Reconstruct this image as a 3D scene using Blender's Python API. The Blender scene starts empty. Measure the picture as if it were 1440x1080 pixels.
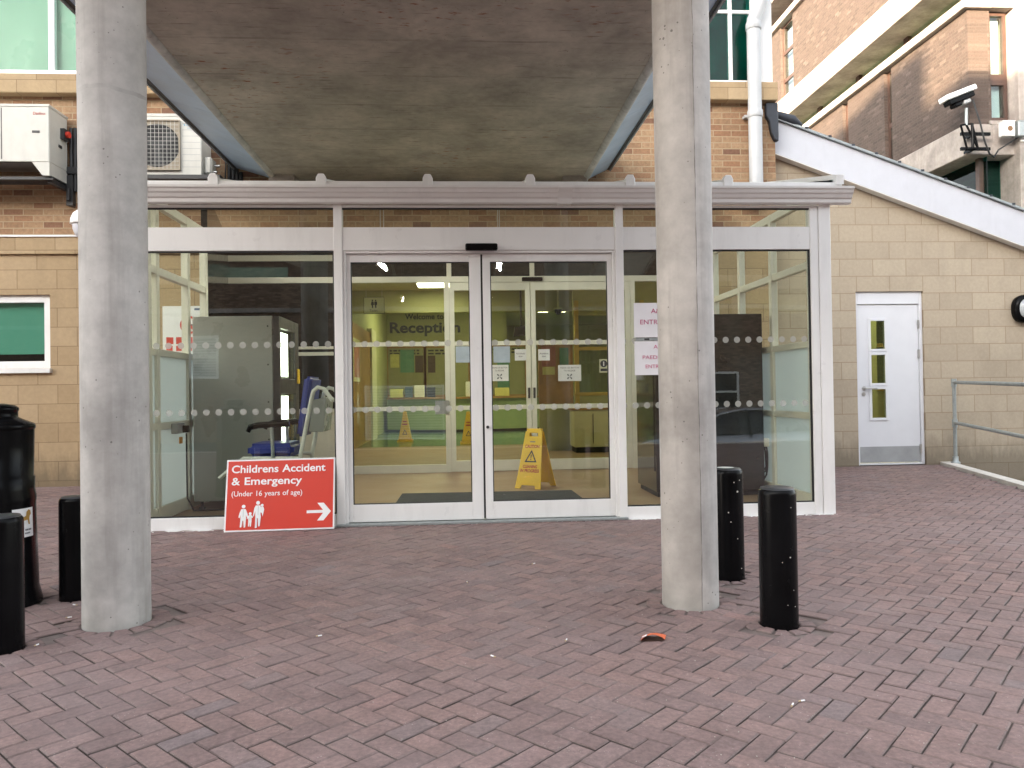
import bpy, bmesh, math, random
from mathutils import Vector, Matrix
random.seed(7)
sc = bpy.context.scene
COL = sc.collection
PI = math.pi
R = math.radians

# ------------------------------------------------------------------ camera
YAW, PITCH, ROLL, EYE, FPX = R(3.76), R(0.64), R(0.87), 1.0, 1080.0
_f0 = Vector((math.sin(YAW), math.cos(YAW), 0)); _r = Vector((math.cos(YAW), -math.sin(YAW), 0)); _z = Vector((0, 0, 1))
_f = _f0 * math.cos(PITCH) + _z * math.sin(PITCH); _u = _z * math.cos(PITCH) - _f0 * math.sin(PITCH)
CR = _r * math.cos(ROLL) - _u * math.sin(ROLL); CU = _u * math.cos(ROLL) + _r * math.sin(ROLL)
cam = bpy.data.cameras.new('camera'); cam_o = bpy.data.objects.new('camera', cam); COL.objects.link(cam_o)
cam.sensor_width = 36; cam.lens = 36 * FPX / 1440; cam.clip_start = 0.05; cam.clip_end = 2000
cam_o.matrix_world = Matrix(((CR.x, CU.x, -_f.x, 0), (CR.y, CU.y, -_f.y, 0), (CR.z, CU.z, -_f.z, EYE), (0, 0, 0, 1)))
sc.camera = cam_o

# ------------------------------------------------------------------ world, sun, exposure
SUN_EL = R(8); SUN = Vector((-0.6 * math.cos(SUN_EL), -0.8 * math.cos(SUN_EL), math.sin(SUN_EL)))
w = bpy.data.worlds.new("World"); sc.world = w; w.use_nodes = True
wn = w.node_tree.nodes; wl = w.node_tree.links; wn.clear()
sky = wn.new('ShaderNodeTexSky'); sky.sky_type = 'NISHITA'; sky.sun_disc = False
sky.sun_elevation = SUN_EL; sky.sun_rotation = math.atan2(SUN.x, SUN.y); sky.air_density = 1.0; sky.dust_density = 2.5; sky.ozone_density = 1.0
hs = wn.new('ShaderNodeHueSaturation'); hs.inputs['Saturation'].default_value = 0.32
bg = wn.new('ShaderNodeBackground'); bg.inputs[1].default_value = 0.15
wo = wn.new('ShaderNodeOutputWorld')
wl.new(sky.outputs[0], hs.inputs['Color']); wl.new(hs.outputs[0], bg.inputs[0]); wl.new(bg.outputs[0], wo.inputs[0])
sl = bpy.data.lights.new('sun', 'SUN'); sl.energy = 3.6; sl.angle = R(0.5); sl.color = (1, 0.80, 0.55)
so = bpy.data.objects.new('sun', sl); COL.objects.link(so); so.rotation_euler = (-SUN).to_track_quat('-Z', 'Y').to_euler(); so.location = (-30, -30, 40)
sc.view_settings.view_transform = 'Standard'; sc.view_settings.look = 'None'; sc.view_settings.gamma = 1; sc.view_settings.use_curve_mapping = False
sc.view_settings.exposure = 3.2
sc.cycles.transparent_max_bounces = 32; sc.cycles.max_bounces = 10; sc.cycles.sample_clamp_indirect = 6
sc.cycles.caustics_reflective = False; sc.cycles.caustics_refractive = False

def at(px, py, Y):
    """survey helper: photo pixel + measured depth -> point in the place"""
    d = CR * ((px - 720) / FPX) - CU * ((py - 540) / FPX) + _f
    k = Y / d.y
    return Vector((d.x * k, Y, EYE + d.z * k))

# ------------------------------------------------------------------ materials
def nodes_of(m):
    m.use_nodes = True
    nt = m.node_tree; nt.nodes.clear()
    o = nt.nodes.new('ShaderNodeOutputMaterial')
    return nt, nt.nodes, nt.links, o
def N(nt, t, **kw):
    n = nt.nodes.new(t)
    for k, v in kw.items(): setattr(n, k, v)
    return n
def math_n(nt, op, a, b=None, c=None, clamp=False):
    n = N(nt, 'ShaderNodeMath', operation=op); n.use_clamp = clamp
    for i, v in enumerate((a, b, c)):
        if v is None: continue
        if isinstance(v, (int, float)): n.inputs[i].default_value = v
        else: nt.links.new(v, n.inputs[i])
    return n.outputs[0]
def mixc(nt, fac, a, b, blend='MIX'):
    n = N(nt, 'ShaderNodeMix', data_type='RGBA', blend_type=blend)
    for s, v in ((n.inputs[0], fac), (n.inputs[6], a), (n.inputs[7], b)):
        if isinstance(v, (int, float)): s.default_value = v
        elif isinstance(v, tuple): s.default_value = (*v[:3], 1)
        else: nt.links.new(v, s)
    return n.outputs[2]
def noise(nt, vec, scale, detail=5, rough=.55, dist=0.0):
    n = N(nt, 'ShaderNodeTexNoise'); n.inputs['Scale'].default_value = scale; n.inputs['Detail'].default_value = detail
    n.inputs['Roughness'].default_value = rough; n.inputs['Distortion'].default_value = dist
    if vec is not None: nt.links.new(vec, n.inputs['Vector'])
    return n.outputs[0]
def ramp(nt, fac, stops):
    n = N(nt, 'ShaderNodeValToRGB'); e = n.color_ramp.elements
    while len(e) < len(stops): e.new(0.5)
    for i, (p, c) in enumerate(stops):
        e[i].position = p; e[i].color = (*c, 1) if isinstance(c, tuple) else (c, c, c, 1)
    nt.links.new(fac, n.inputs[0]); return n.outputs[0]
def maprange(nt, v, a, b, c, d):
    n = N(nt, 'ShaderNodeMapRange'); n.inputs[1].default_value = a; n.inputs[2].default_value = b; n.inputs[3].default_value = c; n.inputs[4].default_value = d
    nt.links.new(v, n.inputs[0]); return n.outputs[0]
def scaled(nt, vec, s, rot=None):
    n = N(nt, 'ShaderNodeMapping'); n.inputs['Scale'].default_value = s
    if rot: n.inputs['Rotation'].default_value = rot
    nt.links.new(vec, n.inputs['Vector']); return n.outputs[0]
def bump(nt, h, strength, dist=.01):
    n = N(nt, 'ShaderNodeBump'); n.inputs['Strength'].default_value = strength; n.inputs['Distance'].default_value = dist
    nt.links.new(h, n.inputs['Height']); return n.outputs[0]
def principled(nt, out, color, rough=.5, metal=0, normal=None, spec=.5, coat=0):
    p = N(nt, 'ShaderNodeBsdfPrincipled')
    for k, v in (('Base Color', color), ('Roughness', rough), ('Metallic', metal), ('Specular IOR Level', spec), ('Coat Weight', coat)):
        if isinstance(v, tuple): p.inputs[k].default_value = (*v[:3], 1)
        elif isinstance(v, (int, float)): p.inputs[k].default_value = v
        else: nt.links.new(v, p.inputs[k])
    if normal is not None: nt.links.new(normal, p.inputs['Normal'])
    nt.links.new(p.outputs[0], out.inputs[0]); return p
MATS = {}
def M(name, col, rough=.5, metal=0, var=.12, vs=6, bmp=0, bs=80, spec=.5, coat=0, dirt=0):
    if name in MATS: return MATS[name]
    m = bpy.data.materials.new(name); nt, ns, ln, o = nodes_of(m)
    pos = N(nt, 'ShaderNodeNewGeometry').outputs['Position']
    n1 = noise(nt, pos, vs); f = maprange(nt, n1, .3, .7, 1 - var, 1 + var)
    c = mixc(nt, 1.0, col, f, 'MULTIPLY')
    if dirt:
        n2 = noise(nt, scaled(nt, pos, (3, 3, .6)), 3.0, 7, .65)
        c = mixc(nt, maprange(nt, n2, .52, .75, 0, dirt), c, (.09, .085, .07))
    rr = maprange(nt, noise(nt, pos, vs * 2.3), .3, .7, max(0.02, rough - .06), min(1, rough + .06))
    nm = bump(nt, noise(nt, pos, bs, 3), bmp) if bmp else None
    principled(nt, o, c, rr, metal, nm, spec, coat)
    MATS[name] = m; return m
def emis(name, col, s):
    m = bpy.data.materials.new(name); nt, ns, ln, o = nodes_of(m)
    e = N(nt, 'ShaderNodeEmission'); e.inputs[0].default_value = (*col, 1); e.inputs[1].default_value = s
    ln.new(e.outputs[0], o.inputs[0]); return m
def glass(name, tint, refl=1.8, base=0.01, rough=0.0, dots=False):
    m = bpy.data.materials.new(name); nt, ns, ln, o = nodes_of(m)
    t = N(nt, 'ShaderNodeBsdfTransparent'); t.inputs[0].default_value = (*tint, 1)
    g = N(nt, 'ShaderNodeBsdfGlossy'); g.inputs['Roughness'].default_value = rough; g.inputs[0].default_value = (1, 1, 1, 1)
    geo = N(nt, 'ShaderNodeNewGeometry')
    fr = N(nt, 'ShaderNodeFresnel'); fr.inputs[0].default_value = 1.5
    nz = bump(nt, noise(nt, geo.outputs['Position'], .9, 1), .012, .12)
    ln.new(nz, fr.inputs['Normal']); ln.new(nz, g.inputs['Normal'])
    f = math_n(nt, 'MULTIPLY_ADD', fr.outputs[0], refl, base, True)
    f = math_n(nt, 'MULTIPLY', f, math_n(nt, 'SUBTRACT', 1.0, geo.outputs['Backfacing']))
    mx = N(nt, 'ShaderNodeMixShader'); ln.new(f, mx.inputs[0]); ln.new(t.outputs[0], mx.inputs[1]); ln.new(g.outputs[0], mx.inputs[2])
    last = mx.outputs[0]
    if dots:  # two rows of round frosted manifestation dots etched on the pane
        sx = N(nt, 'ShaderNodeSeparateXYZ'); ln.new(geo.outputs['Position'], sx.inputs[0])
        PT = .0915
        u = math_n(nt, 'MULTIPLY', math_n(nt, 'SUBTRACT', math_n(nt, 'FRACT', math_n(nt, 'MULTIPLY', math_n(nt, 'ADD', sx.outputs[0], 4.0 + .777 + PT / 2 - .009), 1 / PT)), .5), PT)
        inside = 0
        for z in (1.392, .884):
            dz = math_n(nt, 'SUBTRACT', sx.outputs[2], z)
            d2 = math_n(nt, 'ADD', math_n(nt, 'MULTIPLY', u, u), math_n(nt, 'MULTIPLY', dz, dz))
            k = math_n(nt, 'LESS_THAN', d2, .0245 ** 2)
            inside = k if inside == 0 else math_n(nt, 'MAXIMUM', inside, k)
        inside = math_n(nt, 'MULTIPLY', inside, math_n(nt, 'SUBTRACT', .62, math_n(nt, 'MULTIPLY', geo.outputs['Backfacing'], .62)))
        df = N(nt, 'ShaderNodeBsdfDiffuse'); df.inputs[0].default_value = (.50, .50, .46, 1)
        m3 = N(nt, 'ShaderNodeMixShader'); ln.new(inside, m3.inputs[0]); ln.new(last, m3.inputs[1]); ln.new(df.outputs[0], m3.inputs[2]); last = m3.outputs[0]
    ln.new(last, o.inputs[0]); return m
def translucent(name, col, tr=.5, alpha=0.0):
    m = bpy.data.materials.new(name); nt, ns, ln, o = nodes_of(m)
    d = N(nt, 'ShaderNodeBsdfPrincipled'); d.inputs['Base Color'].default_value = (*col, 1); d.inputs['Roughness'].default_value = .35
    t = N(nt, 'ShaderNodeBsdfTranslucent'); t.inputs[0].default_value = (*col, 1)
    mx = N(nt, 'ShaderNodeMixShader'); mx.inputs[0].default_value = tr
    ln.new(d.outputs[0], mx.inputs[1]); ln.new(t.outputs[0], mx.inputs[2]); last = mx.outputs[0]
    if alpha:
        tp = N(nt, 'ShaderNodeBsdfTransparent'); m2 = N(nt, 'ShaderNodeMixShader'); m2.inputs[0].default_value = alpha
        ln.new(last, m2.inputs[1]); ln.new(tp.outputs[0], m2.inputs[2]); last = m2.outputs[0]
    ln.new(last, o.inputs[0]); return m
def wallcoords(nt, axis):
    pos = N(nt, 'ShaderNodeNewGeometry').outputs['Position']
    s = N(nt, 'ShaderNodeSeparateXYZ'); nt.links.new(pos, s.inputs[0])
    c = N(nt, 'ShaderNodeCombineXYZ'); nt.links.new(s.outputs[0 if axis == 'X' else 1], c.inputs[0]); nt.links.new(s.outputs[2], c.inputs[1])
    return pos, c.outputs[0], s.outputs[2]
def brick(name, stops, mortar, bw=.225, bh=.075, ms=.006, axis='X', rough=.85, zoff=0, grime=.25, soft=.1, bm=.6, nz=.18, splash=0):
    m = bpy.data.materials.new(name); nt, ns, ln, o = nodes_of(m)
    pos, uv, zz = wallcoords(nt, axis)
    mp = N(nt, 'ShaderNodeMapping'); mp.inputs['Location'].default_value = (0, zoff, 0); ln.new(uv, mp.inputs[0])
    b = N(nt, 'ShaderNodeTexBrick'); b.inputs['Scale'].default_value = 1; b.inputs['Brick Width'].default_value = bw; b.inputs['Row Height'].default_value = bh
    b.inputs['Mortar Size'].default_value = ms; b.inputs['Mortar Smooth'].default_value = soft; b.inputs['Color1'].default_value = (0, 0, 0, 1); b.inputs['Color2'].default_value = (1, 1, 1, 1)
    b.inputs['Mortar'].default_value = (.5, .5, .5, 1); ln.new(mp.outputs[0], b.inputs['Vector'])
    c = ramp(nt, b.outputs['Color'], stops)
    c = mixc(nt, 1.0, c, maprange(nt, noise(nt, pos, 26, 5), .3, .7, 1 - nz, 1 + nz), 'MULTIPLY')
    c = mixc(nt, b.outputs['Fac'], c, mortar)
    g = noise(nt, scaled(nt, pos, (1.5, 1.5, .7)), 1.3, 7, .62)
    c = mixc(nt, maprange(nt, g, .48, .78, 0, grime), c, (.07, .055, .04))
    if splash:  # splashed mud and green staining low on the wall, ragged along its top
        sz = math_n(nt, 'ADD', zz, math_n(nt, 'MULTIPLY', noise(nt, scaled(nt, pos, (5, 5, 1.2)), 1.6, 6, .65), -.62))
        c = mixc(nt, maprange(nt, sz, -.22, .06, splash, 0), c, (.085, .07, .05))
    h = math_n(nt, 'SUBTRACT', noise(nt, pos, 90, 3), math_n(nt, 'MULTIPLY', b.outputs['Fac'], 1.6))
    principled(nt, o, c, rough, 0, bump(nt, h, bm, .006), .3)
    return m
BUFF = [(0, (.27, .155, .09)), (.3, (.34, .215, .125)), (.6, (.385, .25, .15)), (.85, (.30, .16, .09)), (1, (.19, .10, .065))]
m_brick = brick('buff_brick', BUFF, (.40, .30, .19))
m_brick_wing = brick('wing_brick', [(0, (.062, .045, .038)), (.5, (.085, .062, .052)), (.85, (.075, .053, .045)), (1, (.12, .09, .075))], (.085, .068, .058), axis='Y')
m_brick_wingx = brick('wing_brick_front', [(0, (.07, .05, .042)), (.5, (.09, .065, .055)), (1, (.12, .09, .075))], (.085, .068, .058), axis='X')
m_brick_opp = brick('opposite_brick', [(0, (.15, .095, .065)), (.5, (.22, .14, .10)), (1, (.30, .20, .14))], (.17, .13, .10))
STONE = [(0, (.37, .265, .155)), (.5, (.405, .295, .175)), (1, (.44, .325, .20))]
m_stone = brick('stone_block', STONE, (.255, .18, .105), .44, .22, .0045, 'X', .9, -.07, .2, .2, .35, .06, .6)
m_stone_r = brick('stone_block_extension', [(0, (.395, .33, .25)), (.5, (.425, .355, .27)), (1, (.455, .385, .295))], (.30, .23, .16), .44, .22, .0045, 'X', .9, .0, .22, .2, .35, .06, .55)
def concrete(name, base, seam=None, streak=.42, boards=0, holes=True, ring_=0, halves=False):
    m = bpy.data.materials.new(name); nt, ns, ln, o = nodes_of(m)
    pos = N(nt, 'ShaderNodeTexCoord').outputs['Object']
    n1 = noise(nt, pos, 1.6, 8, .62); n2 = noise(nt, pos, 14, 6, .6)
    c = mixc(nt, 1.0, base, maprange(nt, n1, .28, .72, .62, 1.34), 'MULTIPLY')
    c = mixc(nt, 1.0, c, maprange(nt, n2, .3, .7, .90, 1.10), 'MULTIPLY')
    st = noise(nt, scaled(nt, pos, (7, 7, .45)), 1.4, 6, .6)
    c = mixc(nt, maprange(nt, st, .52, .72, 0, streak), c, (base[0] * .42, base[1] * .40, base[2] * .38))
    cl = noise(nt, pos, 3.1, 7, .7)
    c = mixc(nt, maprange(nt, cl, .56, .70, 0, .35), c, (min(1, base[0] * 1.35), min(1, base[1] * 1.35), min(1, base[2] * 1.33)))
    h = n2
    if holes:
        v = N(nt, 'ShaderNodeTexVoronoi'); v.inputs['Scale'].default_value = 30; ln.new(pos, v.inputs['Vector'])
        sz = maprange(nt, noise(nt, pos, 6, 3), .44, .74, 0.0, .20)
        hole = math_n(nt, 'LESS_THAN', v.outputs['Distance'], sz)
        c = mixc(nt, math_n(nt, 'MULTIPLY', hole, .62), c, (.05, .045, .04))
        h = math_n(nt, 'SUBTRACT', n2, math_n(nt, 'MULTIPLY', hole, 1.5))
    s = N(nt, 'ShaderNodeSeparateXYZ'); ln.new(pos, s.inputs[0])
    if seam is not None:
        a = math_n(nt, 'ARCTAN2', s.outputs[1], s.outputs[0])
        a = math_n(nt, 'ADD', a, math_n(nt, 'MULTIPLY', math_n(nt, 'SUBTRACT', noise(nt, pos, 5, 4), .5), .10))
        ln_ = math_n(nt, 'LESS_THAN', math_n(nt, 'ABSOLUTE', math_n(nt, 'SUBTRACT', a, seam)), .014)
        c = mixc(nt, math_n(nt, 'MULTIPLY', ln_, maprange(nt, noise(nt, pos, 9, 4), .35, .6, .1, .8)), c, (.07, .06, .055))
        if halves:  # right of the seam paler: part formwork tone, part brighter light painted in
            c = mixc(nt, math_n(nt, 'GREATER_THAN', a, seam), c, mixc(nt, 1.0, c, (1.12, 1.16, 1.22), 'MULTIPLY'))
        z2 = math_n(nt, 'ADD', s.outputs[2], math_n(nt, 'MULTIPLY', math_n(nt, 'SUBTRACT', noise(nt, pos, 7, 4), .5), .06))
        jl = math_n(nt, 'LESS_THAN', math_n(nt, 'ABSOLUTE', math_n(nt, 'SUBTRACT', z2, 2.36)), .009)
        c = mixc(nt, math_n(nt, 'MULTIPLY', jl, maprange(nt, noise(nt, pos, 4, 4), .4, .6, .0, ring_)), c, (.08, .07, .065))
        base_d = maprange(nt, math_n(nt, 'ADD', s.outputs[2], math_n(nt, 'MULTIPLY', noise(nt, pos, 10, 4), .14)), .06, .2, .35, 0)
        c = mixc(nt, base_d, c, (.26, .265, .235))
    if boards:
        bd = math_n(nt, 'PINGPONG', math_n(nt, 'MULTIPLY', s.outputs[1], 1 / boards), .5)
        line = math_n(nt, 'LESS_THAN', bd, .02)
        c = mixc(nt, math_n(nt, 'MULTIPLY', line, maprange(nt, noise(nt, pos, 2, 3), .42, .60, 0, .32)), c, (.05, .04, .035))
        sc_ = noise(nt, scaled(nt, pos, (3.0, 34, 1)), 1.0, 5, .65)
        c = mixc(nt, maprange(nt, sc_, .60, .68, 0, .55), c, (.07, .045, .035))
        ru = math_n(nt, 'MULTIPLY', maprange(nt, noise(nt, scaled(nt, pos, (9, 26, 1)), 1.0, 4), .60, .68, 0, 1), maprange(nt, noise(nt, pos, .55, 2), .50, .62, 0, 1))
        c = mixc(nt, math_n(nt, 'MULTIPLY', ru, .95), c, (.24, .07, .025))
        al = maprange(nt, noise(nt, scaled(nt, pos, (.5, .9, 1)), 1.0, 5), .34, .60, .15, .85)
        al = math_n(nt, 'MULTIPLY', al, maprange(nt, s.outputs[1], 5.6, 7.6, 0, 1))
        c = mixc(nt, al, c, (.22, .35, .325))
    principled(nt, o, c, .82, 0, bump(nt, h, .35, .006), .3)
    return m
m_colL = concrete('column_concrete', (.45, .43, .41), seam=-2.9, ring_=.35)
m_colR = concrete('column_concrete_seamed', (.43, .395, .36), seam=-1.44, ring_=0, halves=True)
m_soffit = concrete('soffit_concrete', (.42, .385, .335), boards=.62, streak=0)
m_lip = concrete('edge_roll_concrete', (.50, .50, .49), holes=True, streak=.5)
m_wingc = concrete('wing_concrete', (.37, .325, .295), holes=False, streak=.3)
m_white = M('white_powder_coat', (.83, .825, .815), .32, var=.03, vs=3, dirt=.09)
m_white2 = M('white_gutter_plastic', (.80, .79, .775), .36, var=.04, vs=2, dirt=.10)
m_cream = M('cream_painted_frame', (.78, .76, .67), .4, var=.04)
m_gasket = M('black_rubber_gasket', (.012, .012, .013), .6)
m_blackpl = M('black_gloss_plastic', (.004, .004, .0045), .22, var=.3, spec=.1)
m_dark = M('dark_grey_plastic', (.03, .03, .032), .45)
m_steel = M('brushed_steel', (.55, .55, .54), .35, .9)
m_galv = M('galvanised_steel', (.36, .39, .39), .5, .55, vs=20)
m_grey = M('mid_grey_paint', (.33, .34, .35), .45)
m_wpaint = M('white_door_paint', (.70, .71, .75), .35, var=.02)
m_fascia = M('white_fascia_board', (.56, .57, .62), .4, var=.03, dirt=.06)
m_panel = M('pale_blue_metal_panel', (.46, .60, .78), .38, .0, var=.10, vs=2.5, dirt=.12)
m_lead = M('lead_flashing', (.045, .05, .062), .55, .3)
m_acw = M('cream_metal_casing', (.56, .55, .50), .4, var=.05, dirt=.10)
m_red = M('sign_red', (.62, .045, .025), .4, var=.02)
m_signw = M('sign_white', (.84, .84, .85), .4, var=.02)
m_paper = M('white_paper', (.80, .79, .82), .7, var=.04)
m_pink = M('magenta_ink', (.50, .04, .16), .6)
m_ink = M('dark_ink', (.03, .035, .05), .6)
m_navy = M('navy_lettering', (.012, .025, .06), .5)
m_yel = M('yellow_plastic', (.83, .52, .015), .42, var=.06)
m_redink = M('red_print', (.45, .03, .02), .6)
m_floor = M('brown_vinyl_floor', (.33, .22, .14), .5, var=.05, vs=1.2, spec=.25)
m_teal = M('green_vinyl_floor', (.15, .24, .18), .16, var=.05)
m_lime = M('pale_lime_wall', (.43, .44, .22), .7, var=.03)
m_lime2 = M('olive_bulkhead', (.33, .33, .18), .7, var=.03)
m_ceil = M('cream_ceiling_tile', (.62, .60, .42), .8, var=.05)
m_wood = M('orange_wood', (.40, .22, .075), .4, var=.18, vs=5)
m_wood2 = M('brown_timber', (.07, .038, .028), .5, var=.2, vs=6)
m_dpanel = M('dark_glazed_panel', (.010, .010, .009), .12, var=.1)
m_mach = M('grey_machine_casing', (.33, .34, .32), .3, var=.04, vs=1.5)
m_machd = M('black_machine_casing', (.016, .015, .015), .08, var=.1)
m_blue = M('blue_vinyl_cushion', (.035, .05, .27), .38, var=.08, bmp=.05, bs=40)
m_tube = M('cream_enamel_tube', (.66, .67, .62), .3)
m_mint = M('mint_roller_blind', (.16, .42, .32), .35, var=.04, vs=1)
m_mint2 = M('pale_mint_blind', (.11, .205, .16), .3, var=.05, vs=.8)
m_deskg = M('green_desk_front', (.33, .41, .22), .35, var=.04)
m_mat = M('charcoal_entrance_mat', (.035, .042, .045), .95, bmp=.3, bs=300)
m_kerb = M('pale_kerb_concrete', (.64, .60, .55), .85, var=.12, vs=5, bmp=.2)
m_ground = M('asphalt', (.055, .055, .057), .9, var=.2, bmp=.3, bs=60)
m_sand = M('jointing_sand', (.175, .135, .122), .95, var=.3, vs=14, bmp=.4, bs=200)
m_silver = M('silver_car_paint', (.50, .53, .58), .22, .7, var=.02, coat=.6)
m_carglass = M('car_glass', (.012, .014, .018), .05)
m_tyre = M('tyre_rubber', (.015, .015, .015), .8)
m_green = M('green_card', (.11, .29, .21), .6)
m_yelpaper = M('yellow_paper', (.66, .62, .22), .7)
m_bluep = M('blue_card', (.08, .13, .22), .6)
m_pinkp = M('red_poster_paper', (.42, .15, .11), .6)
m_orange = M('orange_packet', (.72, .13, .04), .4)
m_tag = M('orange_tag', (.75, .32, .04), .5)
m_trimy = M('yellow_varnished_wood', (.60, .44, .10), .4)
m_cardb = M('brown_board', (.17, .09, .04), .7)
m_gold = M('gold_emblem', (.42, .24, .05), .5)
m_bp = M('pale_blue_paper', (.45, .52, .66), .7)
m_polyc = translucent('opal_roof_sheet', (.84, .84, .78), .7, .35)
m_frost = translucent('frosted_panel', (.80, .86, .87), .5)
g_front = glass('front_glass', (.93, .95, .91), 2.0, .015)
g_pane = glass('marked_front_glass', (.93, .95, .91), 2.0, .015, dots=True)
g_inner = glass('inner_glass', (.93, .95, .86), .4, .005)
g_side = glass('side_glass', (.97, .98, .95), .5, .005)
g_dark = glass('dark_glass', (.10, .13, .12), 1.4)
g_teal = glass('teal_glass', (.24, .58, .54), .5, .0)
g_win = glass('window_glass', (.80, .88, .85), 1.4, .01)
g_mint = glass('upper_window_glass', (.85, .95, .90), .22, .0)
g_small = glass('vision_glass', (.62, .66, .55), 1.6)
e_ceil = emis('ceiling_light_glow', (1, .93, .60), 3.0)
e_tube = emis('tube_light_glow', (1, .97, .86), 55)
e_disp = emis('display_glow', (.93, 1, .98), 1.1)
e_far = emis('distant_ceiling_glow', (1, .94, .60), 2.9)

# ------------------------------------------------------------------ mesh helpers
class MB:
    def __init__(s): s.v = []; s.f = []; s.sm = []
    def add(s, vs, fs, smooth=False):
        k = len(s.v); s.v += [tuple(p) for p in vs]
        s.f += [tuple(i + k for i in f) for f in fs]; s.sm += [smooth] * len(fs); return s
    def box(s, a, b):
        x0, x1 = sorted((a[0], b[0])); y0, y1 = sorted((a[1], b[1])); z0, z1 = sorted((a[2], b[2]))
        return s.add([(x0, y0, z0), (x1, y0, z0), (x1, y1, z0), (x0, y1, z0), (x0, y0, z1), (x1, y0, z1), (x1, y1, z1), (x0, y1, z1)],
                     [(0, 3, 2, 1), (4, 5, 6, 7), (0, 1, 5, 4), (1, 2, 6, 5), (2, 3, 7, 6), (3, 0, 4, 7)])
    def hexa(s, p):  # 8 points, bottom ring then top ring, counter-clockwise seen from above
        return s.add(p, [(0, 3, 2, 1), (4, 5, 6, 7), (0, 1, 5, 4), (1, 2, 6, 5), (2, 3, 7, 6), (3, 0, 4, 7)])
    def prism(s, pts, d):  # planar polygon pts (3D) extruded by vector d
        n = len(pts); d = Vector(d); p = [Vector(q) for q in pts]; nrm = Vector((0, 0, 0))
        for i in range(n): nrm += p[i].cross(p[(i + 1) % n])
        if nrm.dot(d) > 0: p.reverse()
        return s.add(p + [q + d for q in p], [tuple(range(n)), tuple(reversed(range(n, 2 * n)))] + [(i, n + i, n + (i + 1) % n, (i + 1) % n) for i in range(n)])
    def tube(s, path, r, n=10, caps=True, smooth=True):
        path = [Vector(p) for p in path]; rr = r if isinstance(r, (list, tuple)) else [r] * len(path)
        vs = []; prev = None
        for i, p in enumerate(path):
            t = (path[min(i + 1, len(path) - 1)] - path[max(i - 1, 0)]).normalized()
            if prev is None: a = t.cross(Vector((0, 0, 1)) if abs(t.z) < .9 else Vector((1, 0, 0))).normalized()
            else: a = (prev - t * prev.dot(t)).normalized()
            prev = a; b = t.cross(a)
            for k in range(n):
                an = 2 * PI * k / n; vs.append(p + (a * math.cos(an) + b * math.sin(an)) * rr[i])
        m = len(path)
        fs = [(i * n + k, i * n + (k + 1) % n, (i + 1) * n + (k + 1) % n, (i + 1) * n + k) for i in range(m - 1) for k in range(n)]
        s.add(vs, fs, smooth)
        if caps:
            s.add(vs[:n], [tuple(reversed(range(n)))]); s.add(vs[-n:], [tuple(range(n))])
        return s
    def lathe(s, prof, c, n=32, smooth=True):  # prof [(r,z)]
        vs = []; fs = []
        for r, z in prof:
            for k in range(n):
                a = 2 * PI * k / n; vs.append((c[0] + r * math.cos(a), c[1] + r * math.sin(a), c[2] + z))
        for i in range(len(prof) - 1):
            for k in range(n):
                fs.append((i * n + k, i * n + (k + 1) % n, (i + 1) * n + (k + 1) % n, (i + 1) * n + k))
        s.add(vs, fs, smooth)
        if prof[0][0] > 1e-4: s.add(vs[:n], [tuple(reversed(range(n)))])
        if prof[-1][0] > 1e-4: s.add(vs[-n:], [tuple(range(n))])
        return s
    def disc(s, c, r, ex, ey, d, n=20):
        c = Vector(c); ex = Vector(ex); ey = Vector(ey)
        return s.prism([c + ex * (r * math.cos(2 * PI * k / n)) + ey * (r * math.sin(2 * PI * k / n)) for k in range(n)], d)
    def build(s, name, mat, parent=None, org=None, bev=0, segs=1):
        me = bpy.data.meshes.new(name)
        off = Vector(org) if org is not None else Vector((0, 0, 0))
        if parent is not None:
            q = parent
            while q: off = off + q.location; q = q.parent
        me.from_pydata([tuple(Vector(p) - off) for p in s.v], [], s.f)
        me.polygons.foreach_set('use_smooth', s.sm)
        if bev:
            bm = bmesh.new(); bm.from_mesh(me)
            ed = [e for e in bm.edges if len(e.link_faces) == 2 and e.calc_face_angle(0) > .6]
            bmesh.ops.bevel(bm, geom=ed, offset=bev, segments=segs, affect='EDGES', clamp_overlap=True)
            bm.to_mesh(me); bm.free()
        me.materials.append(mat); me.update()
        o = bpy.data.objects.new(name, me); COL.objects.link(o)
        if parent is not None: o.parent = parent
        elif org is not None: o.location = org
        return o
def tag(o, label=None, cat=None, group=None, kind=None):
    for k, v in (('label', label), ('category', cat), ('group', group), ('kind', kind)):
        if v: o[k] = v
    return o
def thing(name, label, cat, loc=(0, 0, 0), group=None):
    o = bpy.data.objects.new(name, None); COL.objects.link(o); o.location = loc; o.empty_display_size = .1
    return tag(o, label, cat, group)
def solo(mb, name, mat, label, cat, org, group=None, bev=0):
    return tag(mb.build(name, mat, None, org, bev), label, cat, group)
def struct(mb, name, mat, **k):
    return tag(mb.build(name, mat, None, **k), kind='structure')
def place(root, loc=None, rot=None):
    if loc is not None: root.location = loc
    if rot is not None: root.rotation_euler = rot
def copy_tree(o, parent=None):
    c = o.copy(); COL.objects.link(c)
    if parent is not None: c.parent = parent
    for ch in list(o.children): copy_tree(ch, c)
    return c
def box(a, b): return MB().box(a, b)
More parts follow.
